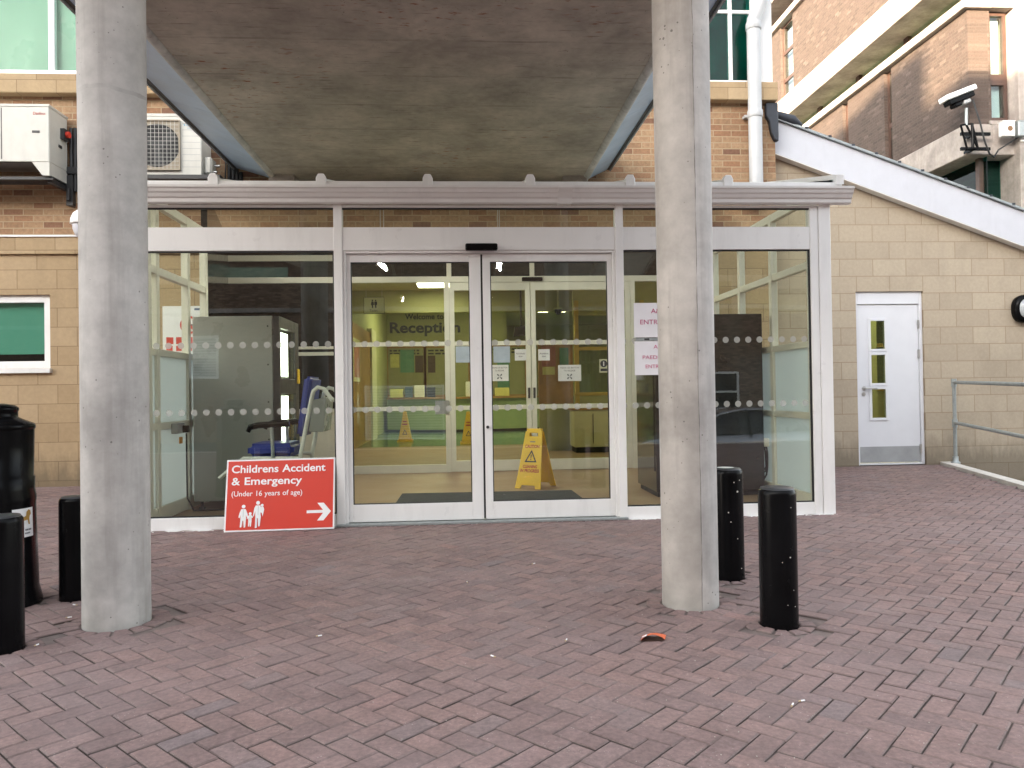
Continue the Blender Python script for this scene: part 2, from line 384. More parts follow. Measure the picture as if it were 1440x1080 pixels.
def text(body, o, ex, ey, cap, mat, parent, width=None, bold=0, depth=.0008, name='lettering', align='LEFT'):
    cu = bpy.data.curves.new('t', 'FONT'); cu.body = body; cu.size = 1; cu.offset = bold; cu.extrude = .01; cu.align_x = align; cu.space_word = 1.15
    cu.resolution_u = 4
    ob = bpy.data.objects.new('t', cu); COL.objects.link(ob)
    dg = bpy.context.evaluated_depsgraph_get(); me = bpy.data.meshes.new_from_object(ob.evaluated_get(dg))
    bpy.data.objects.remove(ob)
    xs = [v.co.x for v in me.vertices]; wd = max(xs) - min(xs)
    sy = cap / .729; sx = (width / wd) if width else sy
    o = Vector(o); ex = Vector(ex).normalized(); ey = Vector(ey).normalized(); nz = ex.cross(ey)
    off = Vector((0, 0, 0)); q = parent
    while q: off = off + q.location; q = q.parent
    for v in me.vertices:
        v.co = o + ex * (v.co.x * sx) + ey * (v.co.y * sy) + nz * (depth if v.co.z > 0 else 0) - off
    me.materials.append(mat); me.name = name
    t = bpy.data.objects.new(name, me); COL.objects.link(t); t.parent = parent
    return t
def plate(outer, holes, o, ex, ey, t):
    """flat plate with holes; 2D outlines -> MB"""
    bm = bmesh.new(); edges = []
    for loop in [outer] + holes:
        vs = [bm.verts.new((p[0], p[1], 0)) for p in loop]
        edges += [bm.edges.new((vs[i], vs[(i + 1) % len(vs)])) for i in range(len(vs))]
    r = bmesh.ops.triangle_fill(bm, use_beauty=True, edges=edges)
    ex_ = bmesh.ops.extrude_face_region(bm, geom=list(bm.faces))
    for g in ex_['geom']:
        if isinstance(g, bmesh.types.BMVert): g.co.z = t
    bmesh.ops.recalc_face_normals(bm, faces=list(bm.faces))
    bm.verts.index_update()
    o = Vector(o); ex = Vector(ex).normalized(); ey = Vector(ey).normalized(); nz = ex.cross(ey)
    mb = MB().add([o + ex * v.co.x + ey * v.co.y + nz * v.co.z for v in bm.verts], [tuple(v.index for v in f.verts) for f in bm.faces])
    bm.free(); return mb
def frame_mb(x0, x1, z0, z1, y0, y1, wl, wr=None, wb=None, wt=None):
    wr = wl if wr is None else wr; wb = wl if wb is None else wb; wt = wl if wt is None else wt
    m = MB()
    m.box((x0, y0, z0), (x0 + wl, y1, z1)); m.box((x1 - wr, y0, z0), (x1, y1, z1))
    m.box((x0 + wl, y0, z0), (x1 - wr, y1, z0 + wb)); m.box((x0 + wl, y0, z1 - wt), (x1 - wr, y1, z1))
    return m
X3, Z3 = Vector((1, 0, 0)), Vector((0, 0, 1))
#@@BODY

# ------------------------------------------------------------------ ground
LOW = -.87
KA, KB = (6.12, 9.5), (5.32, 6.95)            # ramp kerb line
struct(box((-90, -60, LOW - .3), (90, 120, LOW)), 'ground', m_ground)
terr = MB()
terr.prism([(-16, -2.2, -.009), (13, -2.2, -.009), (13, 6.95, -.012), (KB[0], KB[1], -.009), (KA[0], KA[1], -.009), (6.12, 9.9, -.009), (-16, 9.9, -.009)], (0, 0, LOW + .009))
struct(terr, 'sand_bed', m_sand)
struct(box((-16, -2.35, LOW), (13, -2.2, .004)), 'terrace_kerb', m_kerb)
kb = MB()
dx, dy = KA[0] - KB[0], KA[1] - KB[1]
kb.prism([(KB[0], KB[1] - .12, .028), (KB[0] + .14, KB[1] - .12, .028), (KA[0] + .14, KA[1] - .0, .028), (KA[0], KA[1] - .0, .028)], (0, 0, LOW))
kb.box((KB[0] + .14, KB[1] - .12, LOW), (13, KB[1] + .02, .024))
struct(kb, 'ramp_kerb', m_kerb)

COLUMNS = [(-1.560, 3.575, .143), (1.061, 3.566, .133)]
BOLL = [(1.335, 3.20), (1.41, 4.02), (-1.862, 3.235), (-1.955, 4.03)]
m_pav = bpy.data.materials.new('paving_brick')
nt, ns, ln, o_ = nodes_of(m_pav)
va = N(nt, 'ShaderNodeVertexColor'); va.layer_name = 'tone'
sp = N(nt, 'ShaderNodeSeparateColor'); ln.new(va.outputs[0], sp.inputs[0])
pos = N(nt, 'ShaderNodeNewGeometry').outputs['Position']
c = ramp(nt, sp.outputs[0], [(0, (.192, .131, .124)), (.35, (.221, .147, .136)), (.62, (.248, .160, .145)), (.80, (.212, .152, .145)), (.94, (.192, .148, .148)), (1, (.272, .160, .142))])
c = mixc(nt, 1.0, c, maprange(nt, noise(nt, pos, 55, 6, .7), .25, .75, .62, 1.38), 'MULTIPLY')
c = mixc(nt, 1.0, c, maprange(nt, noise(nt, pos, 9, 6, .65), .3, .7, .84, 1.16), 'MULTIPLY')
c = mixc(nt, maprange(nt, noise(nt, pos, .9, 5, .6), .44, .68, 0, .35), c, (.27, .21, .21))
c = mixc(nt, maprange(nt, noise(nt, pos, 1.7, 6, .65), .54, .74, 0, .45), c, (.13, .10, .095))
vor = N(nt, 'ShaderNodeTexVoronoi'); vor.inputs['Scale'].default_value = 75; ln.new(pos, vor.inputs['Vector'])
spk = math_n(nt, 'LESS_THAN', vor.outputs['Distance'], maprange(nt, noise(nt, pos, 9, 4), .40, .75, 0, .20))
c = mixc(nt, math_n(nt, 'MULTIPLY', spk, .75), c, (.46, .41, .38))
gum = N(nt, 'ShaderNodeTexVoronoi'); gum.inputs['Scale'].default_value = 2.3; ln.new(pos, gum.inputs['Vector'])
c = mixc(nt, math_n(nt, 'MULTIPLY', math_n(nt, 'LESS_THAN', gum.outputs['Distance'], maprange(nt, noise(nt, pos, 3, 2), .42, .7, 0, .075)), .5), c, (.06, .05, .05))
c = mixc(nt, sp.outputs[1], c, mixc(nt, maprange(nt, noise(nt, pos, 2.2, 4), .42, .62, 0, 1), (.085, .066, .060), (.22, .18, .165)))  # jointing sand and dirt on block sides, darkened too for shade in the joints
principled(nt, o_, c, maprange(nt, noise(nt, pos, 7, 4), .3, .7, .62, .85), 0, bump(nt, noise(nt, pos, 160, 5, .7), .5, .004), .35)

def paving():
    rnd = random.Random(3)
    W = .0775; ang = R(45.0); ca, sa = math.cos(ang), math.sin(ang)
    vs, fs, tone = [], [], []
    def quad_brick(corn, t, dz):
        # corn: 4 outer corners (joint already taken off), ccw
        cx = sum(p[0] for p in corn) / 4; cy = sum(p[1] for p in corn) / 4
        k = len(vs); tx, ty = rnd.uniform(-.012, .012), rnd.uniform(-.012, .012)
        def zz(p, z): return z + dz + (p[0] - cx) * tx + (p[1] - cy) * ty
        ins = []
        for p in corn:
            d = math.hypot(p[0] - cx, p[1] - cy); q = 1 - .0065 / d
            ins.append((cx + (p[0] - cx) * q, cy + (p[1] - cy) * q))
        for p in ins: vs.append((p[0], p[1], zz(p, 0)))
        for p in corn: vs.append((p[0], p[1], zz(p, -.0035)))
        for p in corn: vs.append((p[0], p[1], -.02))
        fs.append((k, k + 1, k + 2, k + 3))
        for i in range(4):
            j = (i + 1) % 4
            fs.append((k + i, k + 4 + i, k + 4 + j, k + j)); fs.append((k + 4 + i, k + 8 + i, k + 8 + j, k + 4 + j))
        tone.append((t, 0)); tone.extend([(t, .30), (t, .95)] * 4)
    def keep(x, y):
        if y < -2.15 or y > 9.45 or x < -9 or x > 9: return False
        if y > 6.05 and -2.25 < x < 2.8: return False
        if y > 9.2 and x < -2.3: return False
        if y > 6.85 and x > KB[0] - .04 + (y - KB[1]) * dx / dy: return False
        if x > 5.25 and y > 6.78 and y < 7: return False
        for cx, cy, r in COLUMNS:
            if math.hypot(x - cx, y - cy) < r + .108: return False
        for cx, cy in BOLL:
            if math.hypot(x - cx, y - cy) < .083 + .085: return False
        return True
    n = 150
    for i in range(-n, n):
        for j in range(-n, n):
            s = (i + j) % 4
            if s not in (0, 2): continue
            w, h = (2, 1) if s == 0 else (1, 2)
            cx, cy = (i + w / 2) * W, (j + h / 2) * W
            X, Y = cx * ca - cy * sa + .03, cx * sa + cy * ca + 4.0
            if not keep(X, Y): continue
            t = rnd.random(); t = t * .80 if rnd.random() < .9 else t
            if rnd.random() < .004: t = .97
            g = rnd.uniform(.0016, .0032); hx, hy = w * W / 2 - g, h * W / 2 - g
            ja = rnd.gauss(0, .006); cj, sj = math.cos(ang + ja), math.sin(ang + ja)
            corn = [(X + a * cj - b * sj, Y + a * sj + b * cj) for a, b in ((-hx, -hy), (hx, -hy), (hx, hy), (-hx, hy))]
            quad_brick(corn, t, rnd.gauss(0, .0011))
    def ring(cx, cy, r0, r1, n):
        a0 = rnd.random()
        for k in range(n):
            a, b = 2 * PI * (k + a0) / n, 2 * PI * (k + 1 + a0) / n
            e = .004 / r0; a += e; b -= e; rr = r1 + rnd.uniform(-.012, .012)
            quad_brick([(cx + r0 * math.cos(a), cy + r0 * math.sin(a)), (cx + rr * math.cos(a), cy + rr * math.sin(a)),
                        (cx + rr * math.cos(b), cy + rr * math.sin(b)), (cx + r0 * math.cos(b), cy + r0 * math.sin(b))], rnd.random() * .7, rnd.gauss(-.002, .0015))
    for cx, cy, r in COLUMNS: ring(cx, cy, r + .006, r + .085, 16)
    for cx, cy in BOLL: ring(cx, cy, .084, .145, 11)
    me = bpy.data.meshes.new('paving'); me.from_pydata(vs, [], fs)
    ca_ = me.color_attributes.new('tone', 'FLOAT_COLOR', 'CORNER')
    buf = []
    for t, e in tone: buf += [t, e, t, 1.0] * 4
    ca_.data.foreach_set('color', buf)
    me.materials.append(m_pav); me.update()
    o = bpy.data.objects.new('paving', me); COL.objects.link(o); o['kind'] = 'structure'
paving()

# ------------------------------------------------------------------ canopy and its columns
SZ = 3.53
cn = thing('concrete_canopy', 'stained concrete canopy slab with pale metal edge strips over the entrance', 'canopy', (-.3, 5.5, SZ))
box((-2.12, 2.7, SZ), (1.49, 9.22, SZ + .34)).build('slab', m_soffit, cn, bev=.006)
for s, xi, xo in ((-1, -2.12, -2.60), (1, 1.49, 1.80)):
    lip = MB().tube([(xi + s * .015, 2.7, SZ + .012), (xi + s * .015, 9.2, SZ + .012)], .042, 12)
    lip.build('edge_roll', m_lip, cn)
    for k, (ya, yb) in enumerate(((2.7, 3.0), (3.006, 5.0), (5.006, 7.1), (7.106, 9.2))):
        p = MB().prism([(xi + s * .05, ya, SZ + .03), (xo, ya, SZ + .16), (xo, ya, SZ + .36), (xi + s * .05, ya, SZ + .36)], (0, yb - ya, 0))
        p.build('edge_panel', m_panel, cn)
    MB().prism([(xo, 2.7, SZ + .155), (xo + s * .03, 2.7, SZ + .155), (xo + s * .03, 2.7, SZ + .40), (xo, 2.7, SZ + .40)], (0, 6.5, 0)).build('edge_trim', m_dark, cn)
    MB().prism([(xo + s * .03, 2.7, SZ + .14), (xo + s * .045, 2.7, SZ + .14), (xo + s * .045, 2.7, SZ + .41), (xo + s * .03, 2.7, SZ + .41)], (0, 6.5, 0)).build('drip_edge', m_grey, cn)
for xx in (-2.02, 1.36):
    box((xx - .14, 8.9, SZ - .075), (xx + .14, 9.29, SZ)).build('bearing_pad', m_wingc, cn)
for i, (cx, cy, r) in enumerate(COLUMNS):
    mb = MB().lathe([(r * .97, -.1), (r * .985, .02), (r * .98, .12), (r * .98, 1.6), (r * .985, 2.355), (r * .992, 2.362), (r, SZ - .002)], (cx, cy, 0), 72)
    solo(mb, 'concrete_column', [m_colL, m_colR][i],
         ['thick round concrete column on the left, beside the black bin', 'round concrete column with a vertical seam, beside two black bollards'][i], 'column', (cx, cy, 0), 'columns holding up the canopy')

# ------------------------------------------------------------------ bollards
def bollard_part():
    mb = MB().lathe([(.079, -.05), (.079, .0), (.078, .56), (.076, .574), (.070, .582)], (0, 0, 0), 40)
    cap = MB().lathe([(.070, .582), (.066, .589), (.03, .592), (.0005, .593)], (0, 0, 0), 40)
    return mb, cap
b0 = thing('bollard', 'black bollard standing nearest in front on the right of the seamed column', 'bollard', (0, 0, 0), 'black bollards around the columns')
p1, p2 = bollard_part(); p1.build('post', m_blackpl, b0); p2.build('top_cap', m_dark, b0)
bl = ['black bollard nearest the camera on the right, clear of the seamed column', 'paint-spotted black bollard half behind the seamed concrete column', 'black bollard in front of the black bin, cut by the photo edge', 'black bollard tucked against the left concrete column, behind it']
for i, (x, y) in enumerate(BOLL):
    o = b0 if i == 0 else copy_tree(b0)
    o.location = (x, y, 0); o['label'] = bl[i]; o.scale = (1, 1, (.985, .985, .91, .865)[i])
    if i == 1:
        for a, z, r in ((-1.25, .47, .007), (-1.5, .52, .004), (-1.05, .53, .0035), (-1.9, .36, .0045), (-1.75, .31, .004), (-1.3, .22, .003), (-1.0, .06, .004)):
            d = Vector((math.cos(a), math.sin(a), 0)); e = Vector((-d.y, d.x, 0))
            MB().disc(Vector((x, y, z)) + d * .0775, r * .75, e, Z3, d * .0015, 12).build('paint_spot', m_kerb, o)
        MB().lathe([(.045, .5935), (.0005, .595)], (x - .015, y - .01, 0), 12).build('paint_blob', m_tube, o)

x, y = BOLL[0]
for a, z, q in ((-1.3, .30, .005), (-1.75, .28, .003), (-1.2, .51, .003), (-1.0, .09, .004), (-1.5, .10, .003), (-1.1, .16, .003)):
    d = Vector((math.cos(a), math.sin(a), 0)); MB().disc(Vector((x, y, z)) + d * .0775, q * .6, Vector((-d.y, d.x, 0)), Z3, d * .0012, 9).build('paint_spot', m_kerb, b0)

# ------------------------------------------------------------------ litter bin
bx, by = -2.30, 3.93
bn = thing('litter_bin', 'large black plastic litter bin with a domed lid and gold emblem sticker', 'bin', (bx, by, 0))
MB().lathe([(.205, 0), (.207, .012), (.192, .08), (.183, .40), (.181, .50)], (bx, by, 0), 56).build('body', m_blackpl, bn)
MB().lathe([(.183, .50), (.184, .52), (.177, .56), (.179, .62), (.172, .625), (.176, .78), (.177, .86)], (bx, by, 0), 56).build('hood', m_blackpl, bn)
MB().lathe([(.178, .855), (.182, .862), (.182, .874), (.176, .884), (.115, .912), (.108, .918), (.108, .945), (.112, .95), (.112, .962), (.095, .975), (.05, .984), (.0005, .985)], (bx, by, 0), 56).build('lid', m_blackpl, bn)
st = MB(); a0, a1 = R(-36), R(0); rr = .187
def onbin(a, z, r): return Vector((bx + r * math.cos(a), by + r * math.sin(a), z))
for k in range(8):
    a, b = a0 + (a1 - a0) * k / 8, a0 + (a1 - a0) * (k + 1) / 8
    st.add([onbin(a, .335, rr + .001), onbin(b, .335, rr + .001), onbin(b, .475, rr - .0015), onbin(a, .475, rr - .0015)], [(0, 1, 2, 3)])
sk = st.build('sticker', m_signw, bn)
lion = [(0, .35), (.05, .62), (.1, .42), (.14, .5), (.5, .58), (.62, .62), (.66, .85), (.8, .97), (.95, .9), (1, .7), (.9, .6), (.86, .45), (.92, .12), (.8, .12), (.74, .38), (.5, .36), (.32, .36), (.26, .1), (.14, .1), (.2, .36), (.1, .3)]
MB().add([onbin(a0 + (a1 - a0) * (.15 + .7 * u), .385 + .085 * v, rr + .0015) for u, v in lion], [tuple(range(len(lion)))]).build('emblem', m_gold, sk)
tx = MB()
for (z0, z1, u0, u1) in ((.366, .374, .12, .88), (.350, .357, .2, .8)):
    n = 9
    for k in range(n):
        if k == 4: continue
        u, v = u0 + (u1 - u0) * k / n, u0 + (u1 - u0) * (k + .7) / n
        a, b = a0 + (a1 - a0) * u, a0 + (a1 - a0) * v
        tx.add([onbin(a, z0, rr + .0022), onbin(b, z0, rr + .0022), onbin(b, z1, rr + .0022), onbin(a, z1, rr + .0022)], [(0, 1, 2, 3)])
tx.build('sticker_text', m_ink, sk)

# ------------------------------------------------------------------ porch
PY = 5.93; PB = 6.0
po = thing('entrance_porch', 'white framed glass entrance porch with automatic sliding doors', 'porch', (.23, PY, 0))
XL, XR = -2.37, 2.785
def part(a, b, name, mat, par=po, bev=.003): return box(a, b).build(name, mat, par, bev=bev)
part((-2.50, PY, 0), (XL, PB, 2.456), 'post', m_white)
part((-.96, PY - .004, 0), (-.895, PB, 2.456), 'post', m_white)
part((1.217, PY - .004, 0), (1.279, PB, 2.456), 'post', m_white)
part((XR, PY, 0), (XR + .065, PB, 2.456), 'post', m_white)
part((XR + .068, PY - .006, 0), (XR + .165, PB + .05, 2.456), 'corner_post', m_white)
for a, b in ((XL, -.96), (-.895, 1.217), (1.279, XR)):
    part((a, PY + .004, 2.105), (b, PB, 2.285), 'header_beam', m_white)
    part((a, PY + .004, 2.435), (b, PB, 2.455), 'top_rail', m_white, bev=.002)
    g = part((a, PY + .03, 2.285), (b, PY + .038, 2.435), 'transom_glass', g_front, bev=0)
    part((a + .001, PY + .012, 2.424), (b - .001, PY + .03, 2.4349), 'gasket', m_gasket, bev=0)
for a, b in ((XL, -.96), (1.279, XR)):
    part((a, PY + .004, 0), (b, PB, .095), 'bottom_rail', m_white)
    g = part((a, PY + .03, .095), (b, PY + .038, 2.105), 'glass_pane', g_pane, bev=0)
    gk = MB(); gk.box((a, PY + .014, .0951), (b, PY + .03, .105)).box((a, PY + .014, 2.094), (b, PY + .03, 2.1049)).box((b - .012, PY + .014, .105), (b - .0001, PY + .03, 2.094))
    gk.build('gasket', m_gasket, po)
part((-2.5, PY - .03, -.03), (XR + .17, PB + .02, .0), 'sill', m_white)
part((-.96, PY - .035, .0), (1.279, PB + .08, .018), 'threshold', m_galv)
# sliding doors
part((-.895, PY + .012, .018), (-.872, PB + .06, 2.105), 'door_jamb', m_white); part((1.194, PY + .012, .018), (1.217, PB + .06, 2.105), 'door_jamb', m_white)
part((-.872, PY + .012, 2.085), (1.194, PB + .06, 2.105), 'door_head', m_white)
for x0, x1, wl, wr in ((-.872, .160, .032, .088), (.176, 1.194, .058, .040)):
    d = frame_mb(x0, x1, .022, 2.083, PY + .035, PB + .02, wl, wr, .135, .062).build('sliding_door', m_white, po, bev=.003)
    d['label'] = 'white framed glass sliding door leaf'
    box((x0 + wl, PY + .055, .157), (x1 - wr, PY + .063, 2.021)).build('door_glass', g_pane, d)
    gk = frame_mb(x0 + wl, x1 - wr, .157, 2.021, PY + .040, PY + .055, .007, .007, .007, .007); gk.build('gasket', m_gasket, d)
    if x0 > 0: MB().disc((.198, PY + .0345, .735), .012, X3, Z3, (0, -.008, 0), 14).build('door_lock', m_dark, d)
part((.161, PY + .045, .03), (.175, PB, 2.08), 'door_seal', m_gasket, bev=0)
part((.045, PY - .05, 2.098), (.292, PY + .004, 2.150), 'door_sensor', m_blackpl, bev=.008)
# eaves
gp = [(5.93, 2.457), (5.885, 2.457), (5.875, 2.465), (5.872, 2.49), (5.858, 2.500), (5.845, 2.525), (5.835, 2.532), (5.825, 2.555), (5.815, 2.562), (5.812, 2.580), (5.93, 2.580)]
MB().prism([(-2.62, y, z) for y, z in gp], (5.72, 0, 0)).build('gutter', m_white2, po)
MB().prism([(.76, y - .004, z) for y, z in [(5.93, 2.453), (5.88, 2.453), (5.866, 2.49), (5.838, 2.528), (5.808, 2.56), (5.806, 2.584), (5.93, 2.584)]], (.11, 0, 0)).build('gutter_joint', m_white2, po)
part((-2.62, 5.86, 2.580), (3.02, 5.98, 2.620), 'eaves_beam', m_white2)
RS = (3.40 - 2.60) / (9.27 - 5.9)
def roofz(y): return 2.60 + (y - 5.9) * RS
rx = [-2.60, -1.83, -1.035, -.235, .548, 1.325, 2.10, 2.985]
for k in range(len(rx) - 1):
    a, b = rx[k] + .02, rx[k + 1] - .02
    MB().prism([(a, 5.92, roofz(5.92)), (a, 9.27, roofz(9.27)), (a, 9.27, roofz(9.27) + .02), (a, 5.92, roofz(5.92) + .02)], (b - a, 0, 0)).build('roof_sheet', m_polyc, po)
for k, x in enumerate(rx):
    r = MB().prism([(x - .02, 5.90, roofz(5.9) - .03), (x - .02, 9.27, roofz(9.27) - .03), (x - .02, 9.27, roofz(9.27) + .05), (x - .02, 5.90, roofz(5.9) + .05)], (.04, 0, 0)).build('rafter', m_white2, po)
    if 0 < k < 7:
        MB().prism([(x - .038, 5.845, 2.584), (x + .038, 5.845, 2.584), (x + .038, 5.845, 2.640), (x + .022, 5.845, 2.672), (x - .022, 5.845, 2.672), (x - .038, 5.845, 2.640)], (0, .07, 0)).build('rafter_cap', m_white2, r, bev=.004)
MB().prism([(2.965, 5.84, 2.60), (2.965, 9.27, roofz(9.27)), (2.965, 9.27, roofz(9.27) + .075), (2.965, 5.84, 2.675)], (.06, 0, 0)).build('roof_end_bar', m_white2, po)
part((-2.6, 9.14, roofz(9.2) + .02), (3.0, 9.285, roofz(9.2) + .10), 'roof_flashing', m_lead, bev=0)
# side walls of the porch
def side(x, y0, y1, posts, inw, lab):
    s = 1 if inw else -1
    fr = MB()
    xa, xb = (x - .03, x + .03)
    for yy in posts: fr.box((xa, yy - .03, 0), (xb, yy + .03, 2.60))
    ps = sorted(posts)
    for k in range(len(ps) - 1):
        for z0, z1 in ((0.02, .13), (.745, .80), (1.335, 1.39), (1.985, 2.045), (2.53, 2.6)):
            fr.box((xa + .004, ps[k] + .03, z0), (xb - .004, ps[k + 1] - .03, z1))
    sw = fr.build('side_wall_frame', m_cream, po, bev=.002)
    for k in range(len(ps) - 1):
        ya, yb = ps[k] + .03, ps[k + 1] - .03
        for z0, z1, m, nm in ((.13, .745, m_frost, 'frosted_panel'), (.80, 1.335, m_frost, 'frosted_panel'), (1.39, 1.985, g_side, 'side_glass'), (2.045, 2.53, g_side, 'side_glass')):
            box((x - .006, ya, z0), (x + .006, yb, z1)).build(nm, m, sw)
side(-2.43, 5.93, 7.5, (6.12, 6.28, 6.98, 7.46), True, 'l')
side(2.88, 5.93, 9.3, (6.12, 6.9, 7.7, 8.5, 9.25), False, 'r')
MB().prism([(-2.46, 7.49, 0), (-2.40, 7.49, 0), (-2.86, 9.69, 0), (-3.10, 9.69, 0)], (0, 0, 2.95)).build('return_panel', m_dpanel, po)
struct(box((-3.0, 6.0, -.02), (2.95, 9.7, .010)), 'porch_floor', m_floor)

# ------------------------------------------------------------------ inner screen with second doors
SY = 9.70
isn = thing('inner_door_screen', 'cream framed inner glass screen with sliding doors across the back of the porch', 'door screen', (.2, SY, 0))
def P(px, py, Y=SY): return at(px, py, Y)
zt0, zt1 = P(600, 397).z, P(600, 391).z
fr = MB()
y0, y1 = SY, SY + .07
xs_ = [-2.95, P(490, 560).x - .05, P(630, 560).x, P(748, 560).x, P(892, 560).x, 2.88]
fr.box((-2.95, y0 + .003, zt0), (2.88, y1, zt1 + .02)); fr.box((-2.95, y0 + .003, P(400, 367).z), (-1.45, y1, P(400, 360).z + .01))
for x, wd in ((xs_[1], .08), (xs_[2], .065), (xs_[4], .06)): fr.box((x - wd / 2, y0, 0.01), (x + wd / 2, y1, zt0))
fr.box((P(631, 370).x - .03, y0, zt1 + .02), (P(631, 370).x + .03, y1, 2.95)); fr.box((P(748, 370).x - .03, y0, zt1 + .02), (P(748, 370).x + .03, y1, 2.95))
fr.box((xs_[1] + .04, y0 + .003, .01), (xs_[2] - .033, y1, .11))
zm = [(P(560, 487).z, P(560, 481).z), (P(560, 578).z, P(560, 572).z)]
for z0, z1 in zm: fr.box((xs_[1] + .04, y0 + .003, z0), (xs_[2] - .033, y1, z1)); fr.box((xs_[4] + .03, y0 + .003, z0), (2.88, y1, z1))
for z0, z1 in ((P(450, 491).z, P(450, 487).z), (P(450, 500).z, P(450, 495).z), (P(450, 580).z, P(450, 575).z)): fr.box((-2.95, y0 + .003, z0), (xs_[1] - .04, y1, z1))
fr.build('screen_frame', m_cream, isn, bev=.002)
box((-2.95, SY + .03, zt1 + .02), (P(631, 370).x - .03, SY + .05, 2.95)).build('dark_transom', g_dark, isn)
box((P(631, 370).x + .03, SY + .03, zt1 + .02), (P(748, 370).x - .03, SY + .05, 2.95)).build('dark_transom', g_dark, isn)
box((P(748, 370).x + .03, SY + .03, zt1 + .02), (2.88, SY + .05, 2.95)).build('dark_transom', g_dark, isn)
zb = P(450, 578).z
box((-2.95, SY + .02, zb), (xs_[1] - .04, SY + .05, zt0)).build('dark_panel', m_dpanel, isn)
box((-2.95, SY + .02, .01), (xs_[1] - .04, SY + .05, zb - .02)).build('cream_panel', m_cream, isn)
box((xs_[1] + .04, SY + .03, .11), (xs_[2] - .033, SY + .038, zt0)).build('fixed_glass', g_inner, isn)
box((xs_[4] + .03, SY + .03, .11), (2.88, SY + .038, zt0)).build('fixed_glass', g_inner, isn)
box((xs_[4] + .03, SY + .003, .01), (2.88, SY + .06, .11)).build('screen_base', m_cream, isn)
for x0, x1 in ((xs_[2] + .035, xs_[3] - .004), (xs_[3] + .004, xs_[4] - .032)):
    f = frame_mb(x0, x1, .015, zt0 - .004, SY + .006, SY + .06, .06, .062, .135, .10)
    for z0, z1 in zm: f.box((x0 + .06, SY + .008, z0), (x1 - .062, SY + .058, z1))
    d = f.build('inner_door', m_cream, isn, bev=.002)
    box((x0 + .06, SY + .028, .15), (x1 - .062, SY + .036, zt0 - .104)).build('door_glass', g_inner, d)
    hx = x1 - .03 if x0 < xs_[3] - .5 else x0 + .03
    box((hx - .014, SY - .006, P(748, 560).z), (hx + .014, SY + .006, P(748, 545).z)).build('door_handle', m_dark, d, bev=.004)
p = P(622, 573); box((p.x - .09, SY - .02, p.z - .085), (p.x + .09, SY, p.z + .085)).build('control_box', m_steel, isn, bev=.006)
p = P(748, 393); box((p.x - .13, SY - .05, p.z - .025), (p.x + .13, SY, p.z + .025)).build('door_sensor', m_blackpl, isn, bev=.008)
# wall behind the porch, over the screen
# ------------------------------------------------------------------ main building
WY = 9.27
mbd = thing('hospital_building', 'buff brick building with stone base, green glazed upper windows and white frames', 'building', (-3, WY, 0))
bw_ = MB(); bw_.box((-16, WY, 2.86), (3.93, 9.68, 4.54))
bw_.build('brick_wall', m_brick, mbd)
sw = MB()
LX0, LX1, LZ0, LZ1 = -6.6, -4.70, 1.36, 2.205
sw.box((-16, 9.13, -.9), (-2.95, 9.68, LZ0)).box((-16, 9.13, LZ1), (-2.95, 9.68, 2.66)).box((-16, 9.13, LZ0), (LX0, 9.68, LZ1)).box((LX1, 9.13, LZ0), (-2.95, 9.68, LZ1))
sw.box((3.0, WY, -.9), (3.93, 9.68, 2.86)); sw.build('stone_wall', m_stone, mbd)
box((-16, 9.095, 2.665), (-2.95, 9.27, 2.862)).build('stone_coping', m_stone, mbd, bev=.006)
box((-16, 9.08, 2.862), (-2.9, 9.27, 2.882)).build('coping_flashing', m_white2, mbd)
box((-16, 9.15, 4.54), (3.93, 9.45, 4.765)).build('stone_sill_band', m_stone, mbd, bev=.008)
def window(par, x0, x1, z0, z1, y, fw, gl, blind=None, mull=(), trans=(), sill=True, bz=None, depth=.07, fm=None, inner=m_dark):
    f = frame_mb(x0, x1, z0, z1, y, y + depth, fw)
    for mx in mull: f.box((mx - fw * .45, y + .004, z0 + fw), (mx + fw * .45, y + depth, z1 - fw))
    for tz in trans: f.box((x0 + fw, y + .002, tz - fw * .4), (x1 - fw, y + depth, tz + fw * .4))
    wf = f.build('window', fm or m_white, par, bev=.003)
    box((x0 + fw, y + .03, z0 + fw), (x1 - fw, y + .038, z1 - fw)).build('pane', gl, wf)
    if blind: box((x0 + fw * .5, y + .09, bz if bz else z0 + fw), (x1 - fw * .5, y + .095, z1 - fw)).build('blind', blind, wf)
    if sill: box((x0 - .02, y - .09, z0 - .055), (x1 + .02, y + .05, z0 - .003)).build('sill', m_white2, wf, bev=.004)
    box((x0, y + .3, z0), (x1, y + .32, z1)).build('dark_room', inner, wf)
    return wf
window(mbd, LX0, LX1, LZ0, LZ1, 9.17, .085, g_win, m_mint, bz=1.53)
window(mbd, -9.6, -2.45, 4.79, 7.3, 9.30, .075, g_mint, m_mint2, mull=(-6.95, -4.75), sill=False)
window(mbd, -2.40, 3.71, 4.79, 7.3, 9.30, .05, g_teal, None, mull=(-1.2, 0.4, 2.0, 3.40), trans=(5.70,), sill=False, inner=M('teal_room', (.05, .20, .18), .5, var=.6, vs=1.1))
box((3.715, 9.24, 4.77), (3.90, 9.6, 7.4)).build('corner_post', m_white, mbd)
box((-16, 9.22, 4.767), (3.93, 9.30, 4.785)).build('window_board', m_white, mbd)
box((-16, 9.24, 7.3), (3.93, 9.7, 8.4)).build('parapet', m_brick, mbd)
box((-16, 9.3, 4.765), (-9.6, 9.68, 7.3)).build('brick_pier', m_brick, mbd)
box((-16, 9.69, 4.3), (3.93, 20, 8.3)).build('core_block', m_brick, mbd)
